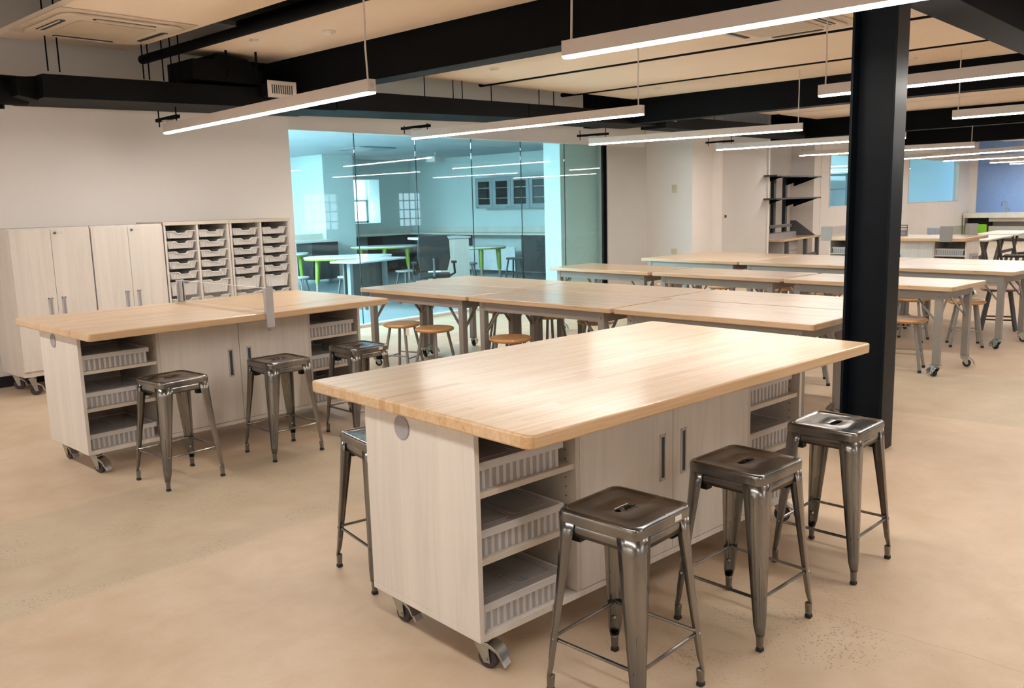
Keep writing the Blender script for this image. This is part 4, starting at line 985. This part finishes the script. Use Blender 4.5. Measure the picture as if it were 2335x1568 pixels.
# ================================================================== the lab behind the glass
def counter(lab, x0, y0, x1, y1, ztop=0.9, front='Y'):
    t = thing('lab_counter', lab, 'counter', (0, 0, 0), 0)
    MB().box(x0, y0, ztop-0.04, x1, y1, ztop).build('worktop', 'cream', t, bevel=0.004)
    if front == 'Y':
        MB().box(x0, y1-0.02, ztop+0.001, x1, y1, ztop+0.12).build('backsplash', 'cream', t)
        n = int((x1-x0)/0.6); 
        for k in range(n):
            a = x0+(x1-x0)*k/n
            if k % 3 == 1: continue
            MB().box(a+0.01, y0+0.04, 0.1, a+(x1-x0)/n-0.01, y1, ztop-0.045).build('base_cabinet', 'darkcab', t)
    else:
        MB().box(x1-0.02, y0, ztop+0.001, x1, y1, ztop+0.12).build('backsplash', 'cream', t)
    return t
counter('long pale counter along the back wall of the lab', 11.75, 16.35, 14.58, 16.99)
counter('short pale counter at the left of the lab, left of the grey pier', 8.9, 15.0, 10.9, 15.6)
t = counter('pale counter along the right wall of the lab under the wall cabinets', 13.98, 11.8, 14.59, 16.33, 0.9, 'X')
MB().box(14.05, 11.85, 0.08, 14.58, 12.75, 0.855).build('base_cabinet', 'darkcab', t)
MB().box(14.0, 12.9, 0.08, 14.02, 14.6, 0.60).build('modesty_panel', 'tabletop', t)
MB().box(14.05, 14.8, 0.08, 14.58, 16.3, 0.855).build('base_cabinet', 'darkcab', t)
t = thing('wall_cabinet', 'grey four-door glass-fronted wall cabinet in the lab', 'cabinet', (14.25, 0, 0))
y0, y1, z0, z1 = 12.1, 14.30, 1.44, 2.13
MB().box(0.33, y0, z0, 0.349, y1, z1).box(0.0, y0, z0, 0.33, y0+0.02, z1).box(0.0, y1-0.02, z0, 0.33, y1, z1).box(0.0, y0+0.02, z0, 0.33, y1-0.02, z0+0.02).box(0, y0+0.02, z1-0.02, 0.33, y1-0.02, z1).build('body', 'greycab', t)
for z in (1.66, 1.89): MB().box(0.03, y0+0.021, z, 0.325, y1-0.021, z+0.015).build('shelf', 'white', t)
for k in range(4):
    a = y0+(y1-y0)*k/4+0.004; b = y0+(y1-y0)*(k+1)/4-0.004; f = 0.09
    dr = MB().box(-0.02, a, z0, -0.001, a+f, z1).box(-0.02, b-f, z0, -0.001, b, z1).box(-0.02, a+f, z0, -0.001, b-f, z0+f).box(-0.02, a+f, z1-f, -0.001, b-f, z1).build('door', 'greycab', t)
    MB().box(-0.012, a+f, z0+f, -0.009, b-f, z1-f).build('glass', 'acrylic', dr)
    MB().tube([(-0.035, (b-0.03) if k % 2 else (a+0.03), z0+0.03), (-0.035, (b-0.12) if k % 2 else (a+0.12), z0+0.03)], 0.006, 6).build('handle', 'steeld', dr)
MB().box(0.02, y0+0.021, z0+0.021, 0.329, y1-0.021, z0+0.022).box(0.327, y0+0.021, z0+0.022, 0.3295, y1-0.021, z1-0.021).build('inner_lining', 'darkin', t)
def ltable(label, x, y, Ln, W, rz, legs=True):
    t = thing('activity_table', label, 'table', (x, y, 0), rz, 'green-legged activity tables in the lab')
    poly = []
    n = 40
    for k in range(n):
        a = 2*PI*k/n; r = 1+0.06*math.cos(4*a)
        ex = lambda v: math.copysign(abs(v)**0.75, v)
        poly.append((Ln/2*ex(math.cos(a)), W/2*ex(math.sin(a))*(1-0.10*math.cos(2*a))))
    MB().prism(poly, 0.70, 0.725).build('tabletop', 'tabletop', t, bevel=0.003)
    MB().prism([(a*0.985, b*0.985) for a, b in poly], 0.675, 0.6995).build('edge_band', 'lime', t)
    for a in (0.55, PI-0.55, PI+0.55, -0.55, PI/2, -PI/2):
        c, s = Ln*0.40*math.cos(a), W*0.38*math.sin(a)
        lg = MB().tube([(c, s, 0.675), (c*1.05, s*1.05, 0.28)], [0.042, 0.03], 12).build('leg', 'lime', t, smooth=True)
        MB().tube([(c*1.05, s*1.05, 0.28), (c*1.07, s*1.07, 0)], [0.02, 0.016], 10).build('leg_tube', 'steel', lg, smooth=True)
ltable('white table with green legs in the lab, farthest, below the window', 11.75, 14.6, 1.4, 0.75, -0.64)
ltable('white table with green legs in the lab, brightly reflecting the window', 9.1, 12.3, 1.5, 0.8, -0.64)
ltable('white table with green legs in the lab, just past the tray cabinets', 9.05, 14.3, 1.0, 0.7, -0.6)
ltable('white table with green legs in the lab, right of the pedestal cabinet', 12.2, 12.15, 1.0, 0.7, -0.75)
def lstool(label, x, y):
    t = thing('lab_stool', label, 'stool', (x, y, 0), random.uniform(0, 1.5), 'grey round stools in the lab')
    MB().lathe([(0.02, 0.43), (0.16, 0.43), (0.175, 0.445), (0.165, 0.46), (0.001, 0.46)], 28).build('seat', 'steel', t, smooth=True)
    for q in range(4):
        a = PI/4+q*PI/2; c, s = math.cos(a), math.sin(a)
        MB().tube([(0.12*c, 0.12*s, 0.43), (0.20*c, 0.20*s, 0)], 0.016, 10).build('leg', 'steeld', t, smooth=True)
    MB().tube([(0.165*math.cos(k*PI/10), 0.165*math.sin(k*PI/10), 0.16) for k in range(21)], 0.007, 6).build('foot_ring', 'steel', t)
for k, (x, y) in enumerate(((7.95, 12.1), (8.4, 13.3), (8.45, 11.45), (10.7, 13.6), (12.95, 11.95), (11.45, 11.75), (9.7, 11.5))):
    lstool('grey stool with dark legs in the lab, ' + ('left, under the first tables', 'left, behind the others', 'left, nearest the glass', 'below the window', 'right of the green legs', 'just right of the pedestal cabinet', 'beside the silver desk')[k], x, y)
t = thing('teacher_desk', 'silver-topped desk with dark front panel in the lab, close to the glass', 'desk', (7.95, 10.45, 0), 0.25)
MB().prism(rrect(0, 0, 1.25, 0.65, 0.12), 0.715, 0.74).build('desk_top', 'trough', t, bevel=0.003)
MB().box(0.12, 0.42, 0.15, 1.17, 0.44, 0.70).build('modesty_panel', plain('brushed dark panel', (0.13, 0.12, 0.105), 0.4), t)
for x in (0.2, 1.08):
    MB().box(x-0.035, 0.34, 0.06, x+0.035, 0.40, 0.714).build('leg', 'greycab', t)
    f = MB().box(x-0.03, 0.05, 0.05, x+0.03, 0.62, 0.075).build('foot', 'trough', t, bevel=0.006)
    for y in (0.08, 0.59): MB().lathe([(0.025, -0.012), (0.025, 0.012)], 16, (x, y, 0.0255), 'X').build('wheel', 'rubber', f)
t = thing('office_chair', 'black mesh office chair in the lab behind the silver desk', 'chair', (9.08, 10.08, 0), 2.416)
MB().prism(rrect(-0.25, -0.24, 0.25, 0.24, 0.08), 0.44, 0.50).build('seat', 'mesh', t, bevel=0.02)
MB().prism([(-0.20, 0.56), (0.20, 0.56), (0.25, 0.75), (0.24, 1.02), (0.20, 1.10), (-0.20, 1.10), (-0.24, 1.02), (-0.25, 0.75)], 0.22, 0.26, 'Y').build('backrest', 'mesh', t, bevel=0.012)
MB().tube([(0, 0.10, 0.42), (0, 0.30, 0.50), (0, 0.29, 0.75)], 0.022, 8).build('back_post', 'steeld', t)
MB().tube([(0, 0, 0.07), (0, 0, 0.43)], 0.028, 12).build('gas_post', 'steeld', t)
for s in (-1, 1):
    MB().tube([(s*0.24, 0, 0.46), (s*0.32, 0, 0.50), (s*0.31, 0, 0.66)], 0.018, 8).box(s*0.31-0.04, -0.12, 0.66, s*0.31+0.04, 0.12, 0.685).build('armrest', 'mesh', t)
for q in range(5):
    a = q*2*PI/5; lgx = MB().bar((0, 0, 0.10), (0.30*math.cos(a), 0.30*math.sin(a), 0.075), 0.045, 0.03).build('base_leg', 'steeld', t)
    MB().lathe([(0.027, -0.02), (0.027, 0.02)], 16, (0.30*math.cos(a), 0.30*math.sin(a), 0.028), 'X').build('wheel', 'rubber', lgx)
t = thing('pedestal_cabinet', 'pale wood pedestal cabinet with a loop handle in the lab', 'cabinet', (10.0, 10.95, 0), -0.30)
MB().box(0, 0.022, 0.03, 0.57, 0.5, 0.97).build('body', 'lam', t)
MB().box(-0.34, -0.01, 0.975, 0.60, 0.54, 1.01).build('top', 'trough', t)
dd = MB().box(0.005, 0, 0.05, 0.565, 0.02, 0.965).build('door', 'lam', t)
MB().tube([(0.10, -0.002, 0.88), (0.10, -0.03, 0.87), (0.10, -0.03, 0.70), (0.10, -0.002, 0.69)], 0.007, 8).build('handle', 'steeld', dd)
t = thing('ceiling_projector', 'small white projector on the lab ceiling', 'projector', (12.6, 13.8, 2.66))
MB().box(-0.15, -0.13, -0.22, 0.15, 0.13, -0.10).build('case', 'white', t, bevel=0.01)
MB().tube([(0, 0, -0.1), (0, 0, -0.0005)], 0.025, 10).build('mount', 'white', t)
tag(MB().prism(rrect(-0.45, -0.45, 0.45, 0.45, 0.1), -0.03, -0.0005).build('air_unit', 'greycab', loc=(10.6, 13.6, 2.66), bevel=0.01), 'dark-slotted cassette air unit on the lab ceiling', 'air conditioner')
# street outside
for k, (x, z, m) in enumerate(((3, 5, 'brick'), (14, 6, 'brick'), (20, 5, 'shade_grey'))):
    tag(MB().box(x, -16, 0, x+6, -14, z-1.5).build('street_building', m), ('red brick building seen in the reflected first window', 'red brick building seen in the reflected window', 'grey building seen in the reflected window')[k], 'building')
